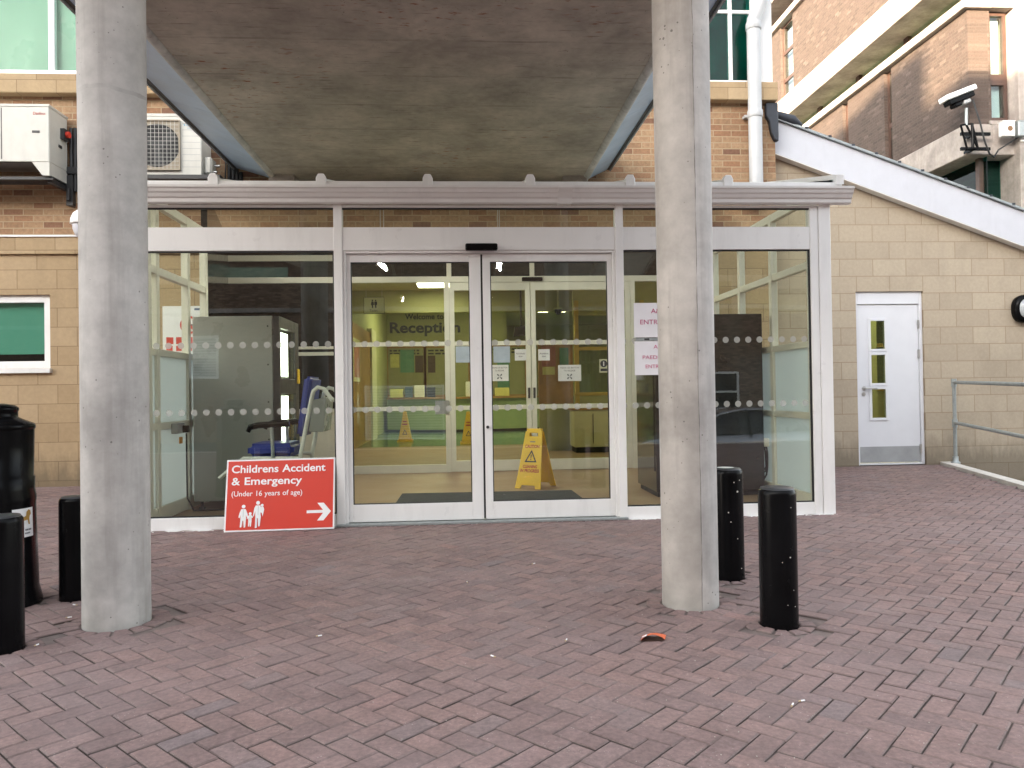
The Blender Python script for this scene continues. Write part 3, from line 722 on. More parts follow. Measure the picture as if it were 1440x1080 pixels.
MB().prism([(3.80, 9.20, 4.53), (3.95, 9.20, 4.53), (3.95, 9.20, 4.05), (3.90, 9.20, 4.07), (3.86, 9.20, 4.16), (3.84, 9.20, 4.30), (3.80, 9.20, 4.36)], (0, .07, 0)).build('lead_soaker', m_lead, mbd, bev=.01)

m_pipe = M('white_pipe_plastic', (.50, .51, .52), .4, var=.05, dirt=.1)
dp = thing('downpipe', 'white plastic downpipe running down the brick beside the gable', 'drainpipe', (3.63, 9.15, 3.2))
MB().tube([(3.63, 9.14, 3.25), (3.63, 9.14, 5.42)], .082, 20).build('pipe', m_pipe, dp)
MB().tube([(3.63, 9.14, 5.42), (3.635, 9.14, 5.52), (3.70, 9.12, 5.68), (3.80, 9.08, 6.1), (3.86, 9.05, 6.9)], .082, 20).build('pipe_bend', m_pipe, dp)
for z in (4.36, 5.44): MB().lathe([(.089, -.045), (.093, -.04), (.093, .03), (.088, .045)], (3.63, 9.14, z), 24).build('collar', m_pipe, dp)
box((3.52, 9.19, 4.34), (3.74, 9.268, 4.37)).build('bracket', m_pipe, dp)

# ------------------------------------------------------------------ gabled stone extension
EY = 9.5
ge = thing('stone_extension', 'pale stone block extension with sloping white fascia and a white side door', 'building', (6, EY, 0))
DX0, DX1, DZ = 5.045, 5.94, 2.225
def gz(x): return 4.10 - .358 * (x - 3.93)
ew = MB()
for a, b, z in ((3.935, DX0, -.9), (DX0, DX1, DZ), (DX1, 12.2, -.9)):
    ew.prism([(a, EY, z), (b, EY, z), (b, EY, gz(b)), (a, EY, gz(a))], (0, .3, 0))
ew.build('stone_wall', m_stone_r, ge)
def fz(x, t): return (4.395 - .3548 * (x - 3.92)) if t else (3.975 - .362 * (x - 3.93))
MB().prism([(3.925, EY - .12, fz(3.925, 0)), (12.4, EY - .12, fz(12.4, 0)), (12.4, EY - .12, fz(12.4, 1)), (3.925, EY - .12, fz(3.925, 1))], (0, .118, 0)).build('fascia', m_fascia, ge, bev=.004)
MB().prism([(3.91, EY - .16, fz(3.91, 1) + .004), (12.5, EY - .16, fz(12.5, 1) + .004), (12.5, EY - .16, fz(12.5, 1) + .032), (3.91, EY - .16, fz(3.91, 1) + .032)], (0, 5.5, 0)).build('roof', m_galv, ge)
MB().prism([(3.925, EY - .125, fz(3.925, 0) - .012), (12.4, EY - .125, fz(12.4, 0) - .012), (12.4, EY - .125, fz(12.4, 0) - .002), (3.925, EY - .125, fz(3.925, 0) - .002)], (0, .12, 0)).build('fascia_shadow_trim', m_white2, ge)
ld = MB(); rl = random.Random(5)
for k in range(22):
    x = 4.05 + k * .30; ld.box((x, EY - .165, fz(x, 1) + .02 - .005), (x + .04, EY - .15, fz(x, 1) + .04))
ld.build('roof_clips', m_lead, ge)
MB().tube([(3.95, EY - .14, fz(3.95, 1) + .06), (4.2, EY - .14, fz(4.2, 1) + .075), (4.32, EY - .12, fz(4.32, 1) + .05)], [.05, .06, .03], 10).build('lead_cap', m_lead, ge)
df = frame_mb(DX0, DX1, 0, DZ, EY + .03, EY + .14, .035, .04, .02, .16).build('door_frame', m_wpaint, ge, bev=.003)
dr = MB()
lx0, lx1, lz0, lz1 = DX0 + .042, DX1 - .047, .03, DZ - .165
vx0, vx1 = 5.245, 5.455; vz = [(.59, .985), (1.035, 1.425), (1.475, 1.865)]
dr.box((lx0, EY + .05, lz0), (vx0, EY + .095, lz1)).box((vx1, EY + .05, lz0), (lx1, EY + .095, lz1))
for a, b in ((lz0, vz[0][0]), (vz[0][1], vz[1][0]), (vz[1][1], vz[2][0]), (vz[2][1], lz1)): dr.box((vx0, EY + .05, a), (vx1, EY + .095, b))
dl = dr.build('door', m_wpaint, ge)
for a, b in vz:
    frame_mb(vx0 - .022, vx1 + .022, a - .022, b + .022, EY + .036, EY + .0495, .036).build('vision_bead', m_wpaint, dl, bev=.004)
    box((vx0, EY + .066, a), (vx1, EY + .072, b)).build('vision_panel', g_small, dl)
box((lx0 + .004, EY + .045, lz0 + .002), (lx1 - .004, EY + .0495, .235)).build('kick_plate', m_grey, dl)
h = MB().tube([(5.155, EY + .05, .985), (5.155, EY + .0, .985), (5.175, EY - .008, .985), (5.30, EY - .008, .985)], .011, 10)
h.disc((5.155, EY + .0499, .985), .027, X3, Z3, (0, -.008, 0)).disc((5.15, EY + .0499, .91), .025, X3, Z3, (0, -.008, 0)); h.build('handle', m_steel, dl)
for z in (1.80, 1.42, .20): box((lx1 - .012, EY + .03, z - .055), (lx1 + .012, EY + .049, z + .055)).build('hinge', m_steel, dl)
lob = MB().box((DX0 - .6, EY + 2.2, -.3), (DX1 + .6, EY + 2.25, 2.8)); lob.build('back_wall', m_lime, ge)
box((5.60, EY + 1.6, 0), (5.95, EY + 2.0, 1.05)).build('stored_box', m_wood2, ge)
emb = box((DX0, EY + .9, 2.6), (DX1, EY + 1.3, 2.62)); emb.build('hall_light', emis('hall_light_glow', (1, .95, .7), 4), ge)

bk = thing('bulkhead_lamp', 'black oval bulkhead lamp on the stone wall at the right edge', 'wall lamp', (7.27, EY, 1.98))
rg = MB(); nn = 28
def oval(rx_, rz_, y, n=nn): return [(7.275 + rx_ * math.copysign(abs(math.cos(2 * PI * k / n)) ** .8, math.cos(2 * PI * k / n)), y, 1.98 + rz_ * math.copysign(abs(math.sin(2 * PI * k / n)) ** .8, math.sin(2 * PI * k / n)) * (1 if math.sin(2 * PI * k / n) > 0 else 1)) for k in range(n)]
rings = [oval(.155, .175, EY - .001), oval(.165, .185, EY - .06), oval(.150, .170, EY - .105), oval(.118, .125, EY - .11)]
for q in rings: rg.v += q
rg.f = [(i * nn + k, i * nn + (k + 1) % nn, (i + 1) * nn + (k + 1) % nn, (i + 1) * nn + k) for i in range(3) for k in range(nn)]; rg.sm = [True] * len(rg.f)
rg.build('housing', m_blackpl, bk)
le = MB(); rings = [oval(.119, .126, EY - .10), oval(.10, .105, EY - .135), oval(.05, .055, EY - .152), oval(.005, .005, EY - .155)]
for q in rings: le.v += q
le.f = [(i * nn + k, i * nn + (k + 1) % nn, (i + 1) * nn + (k + 1) % nn, (i + 1) * nn + k) for i in range(3) for k in range(nn)]; le.sm = [True] * len(le.f)
le.build('lens', M('grey_lens', (.42, .44, .45), .15), bk)
box((7.0, 9, 0), (7.001, 9.001, .001)) if False else None

# ------------------------------------------------------------------ handrail
hr = thing('handrail', 'grey galvanised tubular handrail beside the ramp by the white door', 'handrail', (6.2, 9.2, 0))
hp = [(6.21, 9.32), (5.72, 7.9), (5.40, 6.98)]
MB().tube([(hp[0][0], hp[0][1], 1.045), (hp[1][0], hp[1][1], 1.02), (hp[2][0], hp[2][1], 1.0)], .021, 12).build('rail', m_galv, hr)
MB().tube([(hp[0][0], hp[0][1], .535), (hp[1][0], hp[1][1], .51), (hp[2][0], hp[2][1], .49)], .021, 12).build('rail', m_galv, hr)
for x, y in (hp[0], hp[2]):
    MB().tube([(x, y, 0), (x, y, 1.06)], .022, 12).build('post', m_galv, hr)
    MB().lathe([(.055, 0), (.055, .02), (.034, .03), (.034, .09)], (x, y, .02), 16).build('base_flange', m_galv, hr)
    for z in (1.04, .53): MB().lathe([(.032, -.05), (.033, 0), (.032, .05)], (x, y, z), 14).build('tee_fitting', m_galv, hr)

# ------------------------------------------------------------------ wall plant on the left
def ac_lines(): pass
a1 = thing('refrigeration_unit', 'large cream wall-hung condensing unit with red switch on its side', 'air conditioner', (-5.3, 9.0, 3.55))
A0, A1, AY = -6.1, -4.535, 8.82
box((A0, AY, 3.64), (A1, 9.22, 4.26)).build('casing', m_acw, a1, bev=.008)
MB().prism([(A0, AY + .002, 3.64), (-4.72, AY + .002, 3.64), (-4.61, AY + .002, 3.49), (A1, AY + .002, 3.49), (A1, AY + .002, 3.64)], (0, .03, 0)).build('front_skirt', m_acw, a1)
MB().prism([(A1 - .02, AY + .035, 3.50), (A1 - .02, 9.22, 3.50), (A1 - .02, 9.22, 3.64), (A1 - .02, AY + .035, 3.64)], (.018, 0, 0)).build('side_skirt', m_acw, a1)
box((A0, AY - .006, 4.255), (A1 + .006, 9.23, 4.285)).build('lid', m_acw, a1, bev=.004)
box((-5.047, AY - .002, 3.67), (-5.037, AY + .01, 4.24)).build('door_gap', m_dark, a1)
MB().disc((-5.085, AY, 3.95), .02, X3, Z3, (0, -.012, 0)).build('door_knob', m_dark, a1)
box((-4.715, AY - .004, 3.965), (-4.635, AY + .01, 3.99)).build('data_plate', m_dark, a1)
text('Danfoss', (-4.705, AY - .002, 4.165), X3, Z3, .035, m_redink, a1, width=.13, name='maker_lettering')
box((A1, 9.06, 3.98), (A1 + .045, 9.17, 4.10)).build('isolator_base', m_dark, a1); MB().disc((A1 + .045, 9.115, 4.04), .036, (0, 1, 0), Z3, (.035, 0, 0)).build('isolator_switch', m_red, a1)
box((A1, 9.02, 3.87), (A1 + .006, 9.09, 3.90)).build('side_label', m_dark, a1)
br = MB(); br.box((A0, 8.86, 3.455), (A1 + .02, 8.90, 3.488)).box((-5.9, 8.85, 3.41), (-5.85, WY, 3.45)).box((-4.60, 8.905, 3.43), (-4.55, WY, 3.484)).box((A0, 8.9, 3.488), (A1, 9.2, 3.50))
br.box((-4.545, 9.20, 3.25), (-4.47, WY, 3.60)).tube([(-4.51, 9.18, 3.30), (-4.51, 9.18, 3.44)], .02, 8)
br.build('bracket', m_dark, a1)
cp = MB()
for k in range(3): cp.tube([(-4.50 + k * .045, 9.235, 3.42), (-4.50 + k * .045, 9.235, 4.16)], .02, 8)
cp.box((-4.54, 9.20, 3.62), (-4.34, WY, 3.70))
cp.build('insulated_pipes', m_dark, a1)

a2 = thing('air_conditioner', 'cream outdoor air conditioning unit with round fan grille above the porch roof', 'air conditioner', (-3.4, 9.0, 3.5))
B0, B1, BY = -3.74, -2.893, 8.86
box((B0, BY, 3.49), (B1, 9.2, 4.18)).build('casing', m_acw, a2, bev=.01)
box((B0 - .005, BY - .006, 4.17), (B1 + .006, 9.21, 4.205)).build('lid', m_acw, a2, bev=.006)
gx0, gx1, gz0, gz1 = -3.66, -3.135, 3.57, 4.115
fr = plate([(gx0, gz0), (gx1, gz0), (gx1, gz1), (gx0, gz1)], [[(-3.375 + .245 * math.cos(-2 * PI * k / 32), 3.84 + .245 * math.sin(-2 * PI * k / 32)) for k in range(32)]], (0, BY - .002, 0), X3, Z3, .012)
fr.build('grille_plate', M('tan_grille_plate', (.34, .29, .22), .6), a2)
MB().disc((-3.375, BY - .003, 3.84), .244, X3, Z3, (0, -.004, 0), 32).build('fan_opening', m_gasket, a2)
fan = MB()
for k in range(3):
    a = 2 * PI * k / 3 + .4
    fan.prism([(-3.375 + r_ * math.cos(a + t), BY - .009, 3.84 + r_ * math.sin(a + t)) for r_, t in ((.05, -.3), (.22, -.1), (.23, .5), (.06, .6))], (0, -.004, 0))
fan.disc((-3.375, BY - .009, 3.84), .055, X3, Z3, (0, -.006, 0), 20); fan.build('fan', m_dark, a2)
gw = MB()
for k in range(1, 12):
    x = gx0 + (gx1 - gx0) * k / 12; z = gz0 + (gz1 - gz0) * k / 12
    gw.box((x - .0015, BY - .029, gz0), (x + .0015, BY - .026, gz1)); gw.box((gx0, BY - .0245, z - .0015), (gx1, BY - .0215, z + .0015))
gw.build('wire_grille', m_acw, a2)
frame_mb(gx0 - .012, gx1 + .012, gz0 - .012, gz1 + .012, BY - .032, BY - .0005, .012).build('grille_frame', M('tan_grille_plate', (0, 0, 0)), a2)
sl_ = MB()
for k in range(8): sl_.box((-3.105, BY - .0015, 3.60 + k * .07), (-2.905, BY + .01, 3.604 + k * .07))
sl_.build('casing_grooves', m_grey, a2)
text('DAIKIN', (-3.06, BY - .002, 4.065), X3, Z3, .022, M('pale_blue_print', (.10, .32, .50), .5), a2, width=.11, name='maker_lettering')
text('Inverter', (-3.05, BY - .002, 4.035), X3, Z3, .014, M('pale_blue_print', (0, 0, 0)), a2, width=.08, name='maker_lettering')
MB().prism([(-3.075, BY - .002, 4.062), (-3.09, BY - .002, 4.086), (-3.078, BY - .002, 4.086), (-3.07, BY - .002, 4.074)], (0, -.0012, 0)).build('maker_emblem', M('pale_blue_print', (0, 0, 0)), a2)
box((B1, 8.92, 3.54), (B1 + .09, 9.10, 3.74)).build('valve_cover', m_acw, a2, bev=.02)
vl = MB().tube([(B1 + .09, 9.02, 3.66), (B1 + .15, 9.02, 3.66)], .014, 8).tube([(B1 + .09, 8.98, 3.58), (B1 + .13, 8.98, 3.58)], .012, 8); vl.build('valve', m_steel, a2)
bp_ = MB()
for k in range(4): bp_.tube([(-2.70 + k * .045, 9.235, 3.40), (-2.70 + k * .045, 9.235, 3.80 - .05 * k)], .022, 8)
bp_.tube([(-2.78, 9.2, 3.49), (-2.74, 9.2, 3.52), (-2.735, 9.22, 3.72), (-2.745, 9.24, 3.82)], .008, 6)
bp_.build('black_pipes', m_gasket, a2)
box((-4.2, 8.75, 3.44), (-2.66, 9.268, 3.485)).build('support_shelf', m_dark, a2)

gl = thing('globe_lamp', 'white globe wall lamp peeping out behind the left column', 'wall lamp', (-4.36, 9.0, 3.0))
MB().lathe([(.0005, .17), (.06, .158), (.105, .12), (.13, .06), (.135, .0), (.128, -.005)], (-4.25, 8.98, 2.98), 28).build('dome', m_white, gl)
MB().lathe([(.112, -.005), (.108, -.06), (.085, -.12), (.05, -.16), (.0005, -.172)], (-4.25, 8.98, 2.98), 28).build('diffuser', m_fascia, gl)
box((-4.31, 9.05, 2.95), (-4.19, 9.128, 3.08)).build('wall_mount', m_white, gl)

# ------------------------------------------------------------------ brick and concrete wing, upper right
WX, WZ = 11.14, 16.0
wg = thing('concrete_wing', 'brick office wing with pale concrete bands, tall narrow windows and sunlit upper floors', 'building', (WX, 20, 0))
END = 60
slots = [(19.15, .34), (21.35, .30), (23.7, .40), (27.5, .4), (33, .5), (40, .5), (48, .5)]
ups = [(25.2, 1.0), (27.35, .32), (28.6, .32), (32, 1.0), (36, .4), (41, 1.0)]
def side_wall(lst, z0, z1, ys):
    m = MB(); y = ys
    for c_, wd in lst:
        m.box((WX, y, z0), (WX + .45, c_ - wd / 2, z1)); y = c_ + wd / 2
    m.box((WX, y, z0), (WX + .45, END, z1)); return m
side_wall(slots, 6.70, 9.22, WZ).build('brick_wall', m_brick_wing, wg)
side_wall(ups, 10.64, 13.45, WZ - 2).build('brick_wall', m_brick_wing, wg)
def slot_window(c_, wd, z0, z1, panes):
    f = MB(); a, b = c_ - wd / 2, c_ + wd / 2; xo = WX + .10
    f.box((xo, a, z0), (xo + .08, a + .06, z1)).box((xo, b - .06, z0), (xo + .08, b, z1))
    f.box((xo, a + .06, z0), (xo + .08, b - .06, z0 + .10)).box((xo, a + .06, z1 - .07), (xo + .08, b - .06, z1))
    for t in panes: f.box((xo + .002, a + .06, t - .06), (xo + .078, b - .06, t + .06))
    q = f.build('window', m_wood2, wg)
    box((xo + .03, a + .06, z0 + .1), (xo + .04, b - .06, z1 - .07)).build('pane', g_win, q)
    box((xo + .2, a, z0), (xo + .22, b, z1)).build('curtain', m_fascia if wd > .9 else m_dark, q)
for c_, wd in slots: slot_window(c_, wd, 6.70, 9.22, (7.8,))
for c_, wd in ups: slot_window(c_, wd, 10.64, 13.45, (11.55, 12.5) if wd > .9 else (11.8,))
# front (camera-facing) end
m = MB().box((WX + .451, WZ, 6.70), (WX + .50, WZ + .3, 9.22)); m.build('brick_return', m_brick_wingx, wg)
def front_window(x0, x1, z0, z1, t):
    f = frame_mb(x0, x1, z0, z1, WZ + .08, WZ + .18, .07, .07, .10, .07); f.box((x0 + .07, WZ + .082, t - .12), (x1 - .07, WZ + .178, t + .12))
    q = f.build('window', m_wood2, wg)
    box((x0 + .07, WZ + .12, z0 + .1), (x1 - .07, WZ + .13, z1 - .07)).build('pane', g_win, q)
    box((x0, WZ + .35, z0), (x1, WZ + .37, z1)).build('dark_room', m_dark, q)
    box(((x0 + x1) / 2 - .02, WZ + .25, z0), ((x0 + x1) / 2 + .16, WZ + .27, z1)).build('curtain', m_fascia, q)
front_window(WX + .50, WX + .94, 6.78, 9.2, 7.72)
box((WX + .44, WZ - .04, 6.70), (WX + .98, WZ + .3, 6.775)).build('window_sill', m_wingc, wg)
def zslab(xface, ys, z0, z1, nm, mt=m_wingc, back=.8):
    box((xface, ys, z0), (WX + back, END, z1)).build(nm, mt, wg, bev=.015)
zslab(WX - .10, WZ - .03, 6.03, 6.70, 'floor_beam', back=.5)
box((WX + .5, WZ - .03, 6.03), (WX + 3.5, WZ + .5, 6.698)).build('front_beam', m_wingc, wg, bev=.01)
zslab(WX - .14, WZ - .12, 9.22, 9.42, 'coping', back=.5)
box((WX + .5, WZ - .12, 9.222), (WX + .98, WZ + .5, 9.418)).build('coping', m_wingc, wg)
box((WX + .40, WZ + .3, 9.42), (WX + .44, END, 9.95)).build('clerestory_glass', g_win, wg)
for k in range(12): box((WX + .36, WZ + .4 + k * 2.4, 9.42), (WX + .46, WZ + .6 + k * 2.4, 9.95)).build('clerestory_post', m_wood2, wg)
box((WX + .6, WZ + .4, 9.43), (WX + .62, END, 9.95)).build('clerestory_back', m_ceil, wg)
zslab(WX - .38, WZ - 3, 9.95, 10.64, 'balcony_band', back=.6)
zslab(WX - .14, WZ - 2, 13.45, 13.65, 'coping', back=.5)
box((WX + .40, WZ - 2, 13.65), (WX + .44, END, 14.2)).build('clerestory_glass', g_win, wg)
zslab(WX - .38, WZ - 3, 14.2, 15.2, 'balcony_band', back=.6)
box((WX + .99, WZ - .20, -.87), (WX + 1.75, WZ + .6, 15)).build('concrete_pier', m_wingc, wg, bev=.01)
box((WX + 1.75, WZ + .1, -.87), (WX + 6, WZ + .5, 15)).build('front_wall', m_wingc, wg)
box((WX + .65, WZ + .45, 4.5), (WX + 2, END, 15.0)).build('core_wall', m_brick_wing, wg)
# recessed ground-level glazing
box((WX + .32, WZ + .2, -.87), (WX + .62, END, 4.3)).build('lower_wall', m_wingc, wg)
lg = MB()
for k in range(10): lg.box((WX + .34, WZ + .2 + k * 1.5, 4.3), (WX + .44, WZ + .32 + k * 1.5, 6.03))
lgo = lg.build('lower_window', m_wood2, wg)
box((WX + .44, WZ + .1, 4.3), (WX + .46, END, 6.03)).build('lower_glass', g_teal, wg)
box((WX + .46, WZ + .42, 4.3), (WX + .99, WZ + .46, 6.03)).build('lower_glass', g_teal, wg)
for k, mt in enumerate((m_green, m_yelpaper, m_wood2, m_green)): box((WX + .52 + k * .1, WZ + .52, 4.7), (WX + .60 + k * .1, WZ + .55, 5.6)).build('lower_curtain', mt, wg)
box((WX + .30, WZ + .05, 4.24), (WX + .98, WZ + .45, 4.34)).build('lower_sill', m_wingc, wg)
box((WX + 1.0, WZ - .24, 6.26), (WX + 4, WZ - .204, 6.29)).build('conduit', m_white2, wg)
MB().tube([(WX + 1.28, WZ - .24, 2), (WX + 1.28, WZ - .24, 14.8)], .022, 8).build('conductor_strip', m_galv, wg)

# CCTV camera on the wing corner
cc = thing('security_camera', 'white and black security camera on an open black bracket at the wing corner', 'security camera', (WX, WZ - .2, 6.3))
def C(px, py, Y=15.75): return at(px, py, Y)
bk_ = MB(); q = lambda px, py, dy=0: C(px, py) + Vector((0, dy, 0))
for a, b in (((1351, 176), (1360, 210)), ((1367, 174), (1375, 208)), ((1351, 176), (1367, 174)), ((1360, 210), (1375, 208)), ((1359, 176), (1375, 208))): bk_.tube([q(*a), q(*b)], .022, 8)
for py in (187, 208): bk_.box(C(1352, py + 3) + Vector((0, .0, 0)), C(1393, py - 1) + Vector((0, .05, 0)))
for py in (187, 208): bk_.box(C(1368, py + 3), C(1372, py - 1) + Vector((0, .3, 0)))
bk_.tube([q(1367, 174), q(1368, 208)], .03, 8)
bk_.build('bracket', m_blackpl, cc)
MB().tube([q(1359, 176), q(1359, 152)], .03, 10).build('pole', m_galv, cc)
u_ = (C(1370, 126) - C(1326, 143)); u_.normalize(); v_ = Vector((-u_.z, 0, u_.x)) if u_.x > 0 else Vector((u_.z, 0, -u_.x)); c0 = C(1348, 138)
def cbox(u0, u1, v0, v1, y0_, y1_):
    pts = [c0 + u_ * u0 + v_ * v0, c0 + u_ * u1 + v_ * v0, c0 + u_ * u1 + v_ * v1, c0 + u_ * u0 + v_ * v1]
    return MB().prism([p_ + Vector((0, y0_, 0)) for p_ in pts], (0, y1_ - y0_, 0))
cbox(-.34, .36, .03, .14, -.16, .16).build('sun_shield', m_white, cc, bev=.015)
cbox(-.30, .30, -.08, .026, -.11, .11).build('camera_body', m_blackpl, cc, bev=.01)
cbox(-.20, -.02, -.17, -.084, -.10, .10).build('infrared_lamp', m_blackpl, cc, bev=.02)
cbox(.03, .20, -.18, -.084, -.08, .08).build('pan_head', m_grey, cc, bev=.02)
MB().tube([q(1368, 140), q(1374, 175, -.1), q(1380, 200, -.1), q(1388, 218, -.08), q(1398, 221, .0), q(1406, 210, .05), (WX + 1.15, WZ - .24, 6.48)], .018, 8).build('cable', m_gasket, cc)
for k, (px, wd, lab, mt) in enumerate(((1412, .27, 'white junction box with a worn patch beside the security camera', m_white2), (1431, .19, 'plain grey junction box, rightmost on the concrete beam', m_galv))):
    p = at(px, 184, WZ - .2)
    jb = thing('junction_box', lab, 'junction box', (p.x, WZ - .2, p.z), 'junction boxes on the wing')
    box((p.x - wd / 2, WZ - .36, p.z - .16), (p.x + wd / 2, WZ - .202, p.z + .16)).build('box_body', mt, jb, bev=.012)
    if k == 0: MB().disc((p.x + .02, WZ - .3605, p.z + .0), .06, X3, Z3, (0, -.003, 0), 9).build('worn_patch', m_cardb, jb)
    box((p.x - wd / 2 - .012, WZ - .37, p.z + .155), (p.x + wd / 2 + .012, WZ - .202, p.z + .17)).build('box_lid', mt, jb)

# ------------------------------------------------------------------ building across the yard (seen in the glass) and car
OY, OH = -20.0, 14.2
op = thing('opposite_building', 'brown brick building across the yard, seen only mirrored in the porch glass', 'building', (0, OY, LOW))
wins = [(-10.4, 1.75), (11.1, -.02), (-17.0, 1.75), (18.2, -.02), (-24.0, 1.75), (25.0, -.02)] + [(-31 + 4.4 * k, 9.6) for k in range(13)]
ob = MB().box((-60, OY - 12, LOW), (34, OY, OH)); ob.box((-45, OY - 1.2, OH), (-17.9, OY - .02, OH + 1.65)); ob.build('brick_wall', m_brick_opp, op)  # raised roof block is added, unseen, to step the shadow edge on the wing
slat = bpy.data.materials.new('slatted_blind'); nt, ns, ln, o_ = nodes_of(slat)
s = N(nt, 'ShaderNodeSeparateXYZ'); ln.new(N(nt, 'ShaderNodeNewGeometry').outputs['Position'], s.inputs[0])
f_ = math_n(nt, 'PINGPONG', math_n(nt, 'MULTIPLY', s.outputs[2], 9.0), .5)
principled(nt, o_, ramp(nt, f_, [(0, (.16, .18, .2)), (.5, (.72, .76, .78)), (1, (.72, .76, .78))]), .5)
for i, (x, z) in enumerate(wins):
    f = frame_mb(x - .62, x + .62, z, z + 1.75, OY + .0, OY + .06, .09); f.box((x - .53, OY + .002, z + .85), (x + .53, OY + .058, z + .93))
    wf = f.build('window', m_white, op)
    box((x - .53, OY + .01, z + .09), (x + .53, OY + .02, z + 1.66)).build('pane', slat if (i % 3 != 1) else m_carglass, wf)
shf = frame_mb(-4.0, -.7, -.87, 1.38, OY, OY + .06, .08).build('shutter', m_white, op)
box((-3.92, OY + .01, -.79), (-.78, OY + .02, 1.30)).build('shutter_slats', slat, shf)
for z in (4.4, 8.6): box((-60, OY, z), (34, OY + .10, z + .18)).build('string_course', m_wingc, op)

def car(ox, oy, oz):
    c = thing('parked_car', 'silver saloon car parked on the yard, seen only mirrored in the right-hand glass', 'car', (ox, oy, oz))
    Wd = .88
    # stations along the length: x, sill z, belt z, half width at belt
    def shell(prof, hw_fn):
        m = MB(); n = len(prof)
        secs = []
        for x, z0, z1 in prof:
            h_ = hw_fn(x)
            secs.append([(x, -h_ * .96, z0), (x, -h_, z0 + (z1 - z0) * .35), (x, -h_ * .985, z0 + (z1 - z0) * .75), (x, -h_ * .92, z1), (x, -h_ * .5, z1 + .02), (x, h_ * .5, z1 + .02), (x, h_ * .92, z1), (x, h_ * .985, z0 + (z1 - z0) * .75), (x, h_, z0 + (z1 - z0) * .35), (x, h_ * .96, z0)])
        k = len(secs[0]); vs = [(ox + p[0], oy + p[1], oz + p[2]) for s_ in secs for p in s_]
        fs = [(i * k + j, i * k + (j + 1) % k, (i + 1) * k + (j + 1) % k, (i + 1) * k + j) for i in range(n - 1) for j in range(k)]
        fs += [tuple(reversed(range(k))), tuple(range((n - 1) * k, n * k))]
        return m.add(vs, fs, True)
    body = shell([(-2.2, .40, .62), (-2.12, .24, .70), (-1.7, .20, .82), (-1.0, .19, .93), (0, .18, .95), (1.0, .19, .97), (1.7, .22, .99), (2.1, .28, .93), (2.2, .42, .80)], lambda x: Wd * (1 - .10 * (abs(x) / 2.2) ** 4))
    body.build('body', m_silver, c)
    def cab(xs, m_, nm, sh):
        m = MB(); secs = []
        for x, z, h_ in xs: secs.append([(x, -h_, z), (x, h_, z)])
        m.add([(ox + p[0], oy + p[1], oz + p[2]) for s_ in secs for p in s_], [(2 * i, 2 * i + 1, 2 * i + 3, 2 * i + 2) for i in range(len(secs) - 1)], True)
        return m
    low = [(-1.05, .935), (1.55, .985)]
    top = [(-1.05, .94), (-.62, 1.20), (-.25, 1.36), (.2, 1.44), (.7, 1.445), (1.1, 1.36), (1.45, 1.17), (1.62, .99)]
    gh = MB()
    for sgn in (-1, 1):
        pts = [(ox + x, oy + sgn * (Wd * .93 - (z - .94) * .42), oz + z) for x, z in top]
        gh.add(pts, [tuple(range(len(pts)))] if sgn < 0 else [tuple(reversed(range(len(pts))))])
    gh.build('side_windows', m_carglass, c)
    rf = MB(); vs = []
    for x, z in top: vs += [(ox + x, oy - (Wd * .93 - (z - .94) * .42) - .004, oz + z), (ox + x, oy - (Wd * .6 - (z - .94) * .3), oz + z + .035), (ox + x, oy + (Wd * .6 - (z - .94) * .3), oz + z + .035), (ox + x, oy + (Wd * .93 - (z - .94) * .42) + .004, oz + z)]
    rf.add(vs[4 * 2:4 * 7], [(4 * i + j, 4 * i + j + 1, 4 * i + j + 5, 4 * i + j + 4) for i in range(4) for j in range(3)], True); rf.build('roof', m_silver, c)
    gs = MB(); gs.add(vs[:12], [(4 * i + j, 4 * i + j + 1, 4 * i + j + 5, 4 * i + j + 4) for i in range(2) for j in range(3)], True); gs.build('windscreen', m_carglass, c)
    gs = MB(); gs.add(vs[24:32], [(j, j + 1, j + 5, j + 4) for j in range(3)], True); gs.build('rear_window', m_carglass, c)
    for sgn in (-1, 1):
        yy = oy + sgn * (Wd * .93)
        def pil(x0, z0, x1, z1, wd):
            ya, yb = oy + sgn * (Wd * .93 - (z0 - .94) * .42 + .008), oy + sgn * (Wd * .93 - (z1 - .94) * .42 + .008)
            return MB().tube([(ox + x0, ya, oz + z0), (ox + x1, yb, oz + z1)], wd, 6)
        pil(.32, .95, .28, 1.44, .035).build('pillar', m_gasket, c)
        MB().tube([(ox + x, oy + sgn * (Wd * .93 - (z - .94) * .42 + .006), oz + z) for x, z in top], .028, 6).build('roof_rail', m_silver, c)
        for hx in (-.05, 1.05): box((ox + hx, oy + sgn * Wd * .99 - .02, oz + .78), (ox + hx + .2, oy + sgn * Wd * .99 + .02, oz + .81)).build('door_handle', m_silver, c, bev=.008)
        box((ox - .85, oy + sgn * (Wd + .0), oz + .95), (ox - .65, oy + sgn * (Wd + .16), oz + 1.07)).build('mirror', m_silver, c, bev=.03)
        for hx in (-1.38, 1.32):
            yc = oy + sgn * (Wd - .08)
            wh = MB().tube([(ox + hx, yc - .1, oz + .32), (ox + hx, yc + .1, oz + .32)], .32, 28).build('wheel', m_tyre, c)
            MB().tube([(ox + hx, yc - .105, oz + .32), (ox + hx, yc + .105, oz + .32)], .21, 20).build('rim', m_galv, wh)
        hl = MB().prism([(ox - 2.15, oy + sgn * .80, oz + .60), (ox - 1.82, oy + sgn * .872, oz + .68), (ox - 1.80, oy + sgn * .868, oz + .76), (ox - 2.08, oy + sgn * .80, oz + .71)], (-.02, sgn * .02, .01)).build('headlight', m_fascia, c)
    return c
car(5.6, -4.35, LOW)
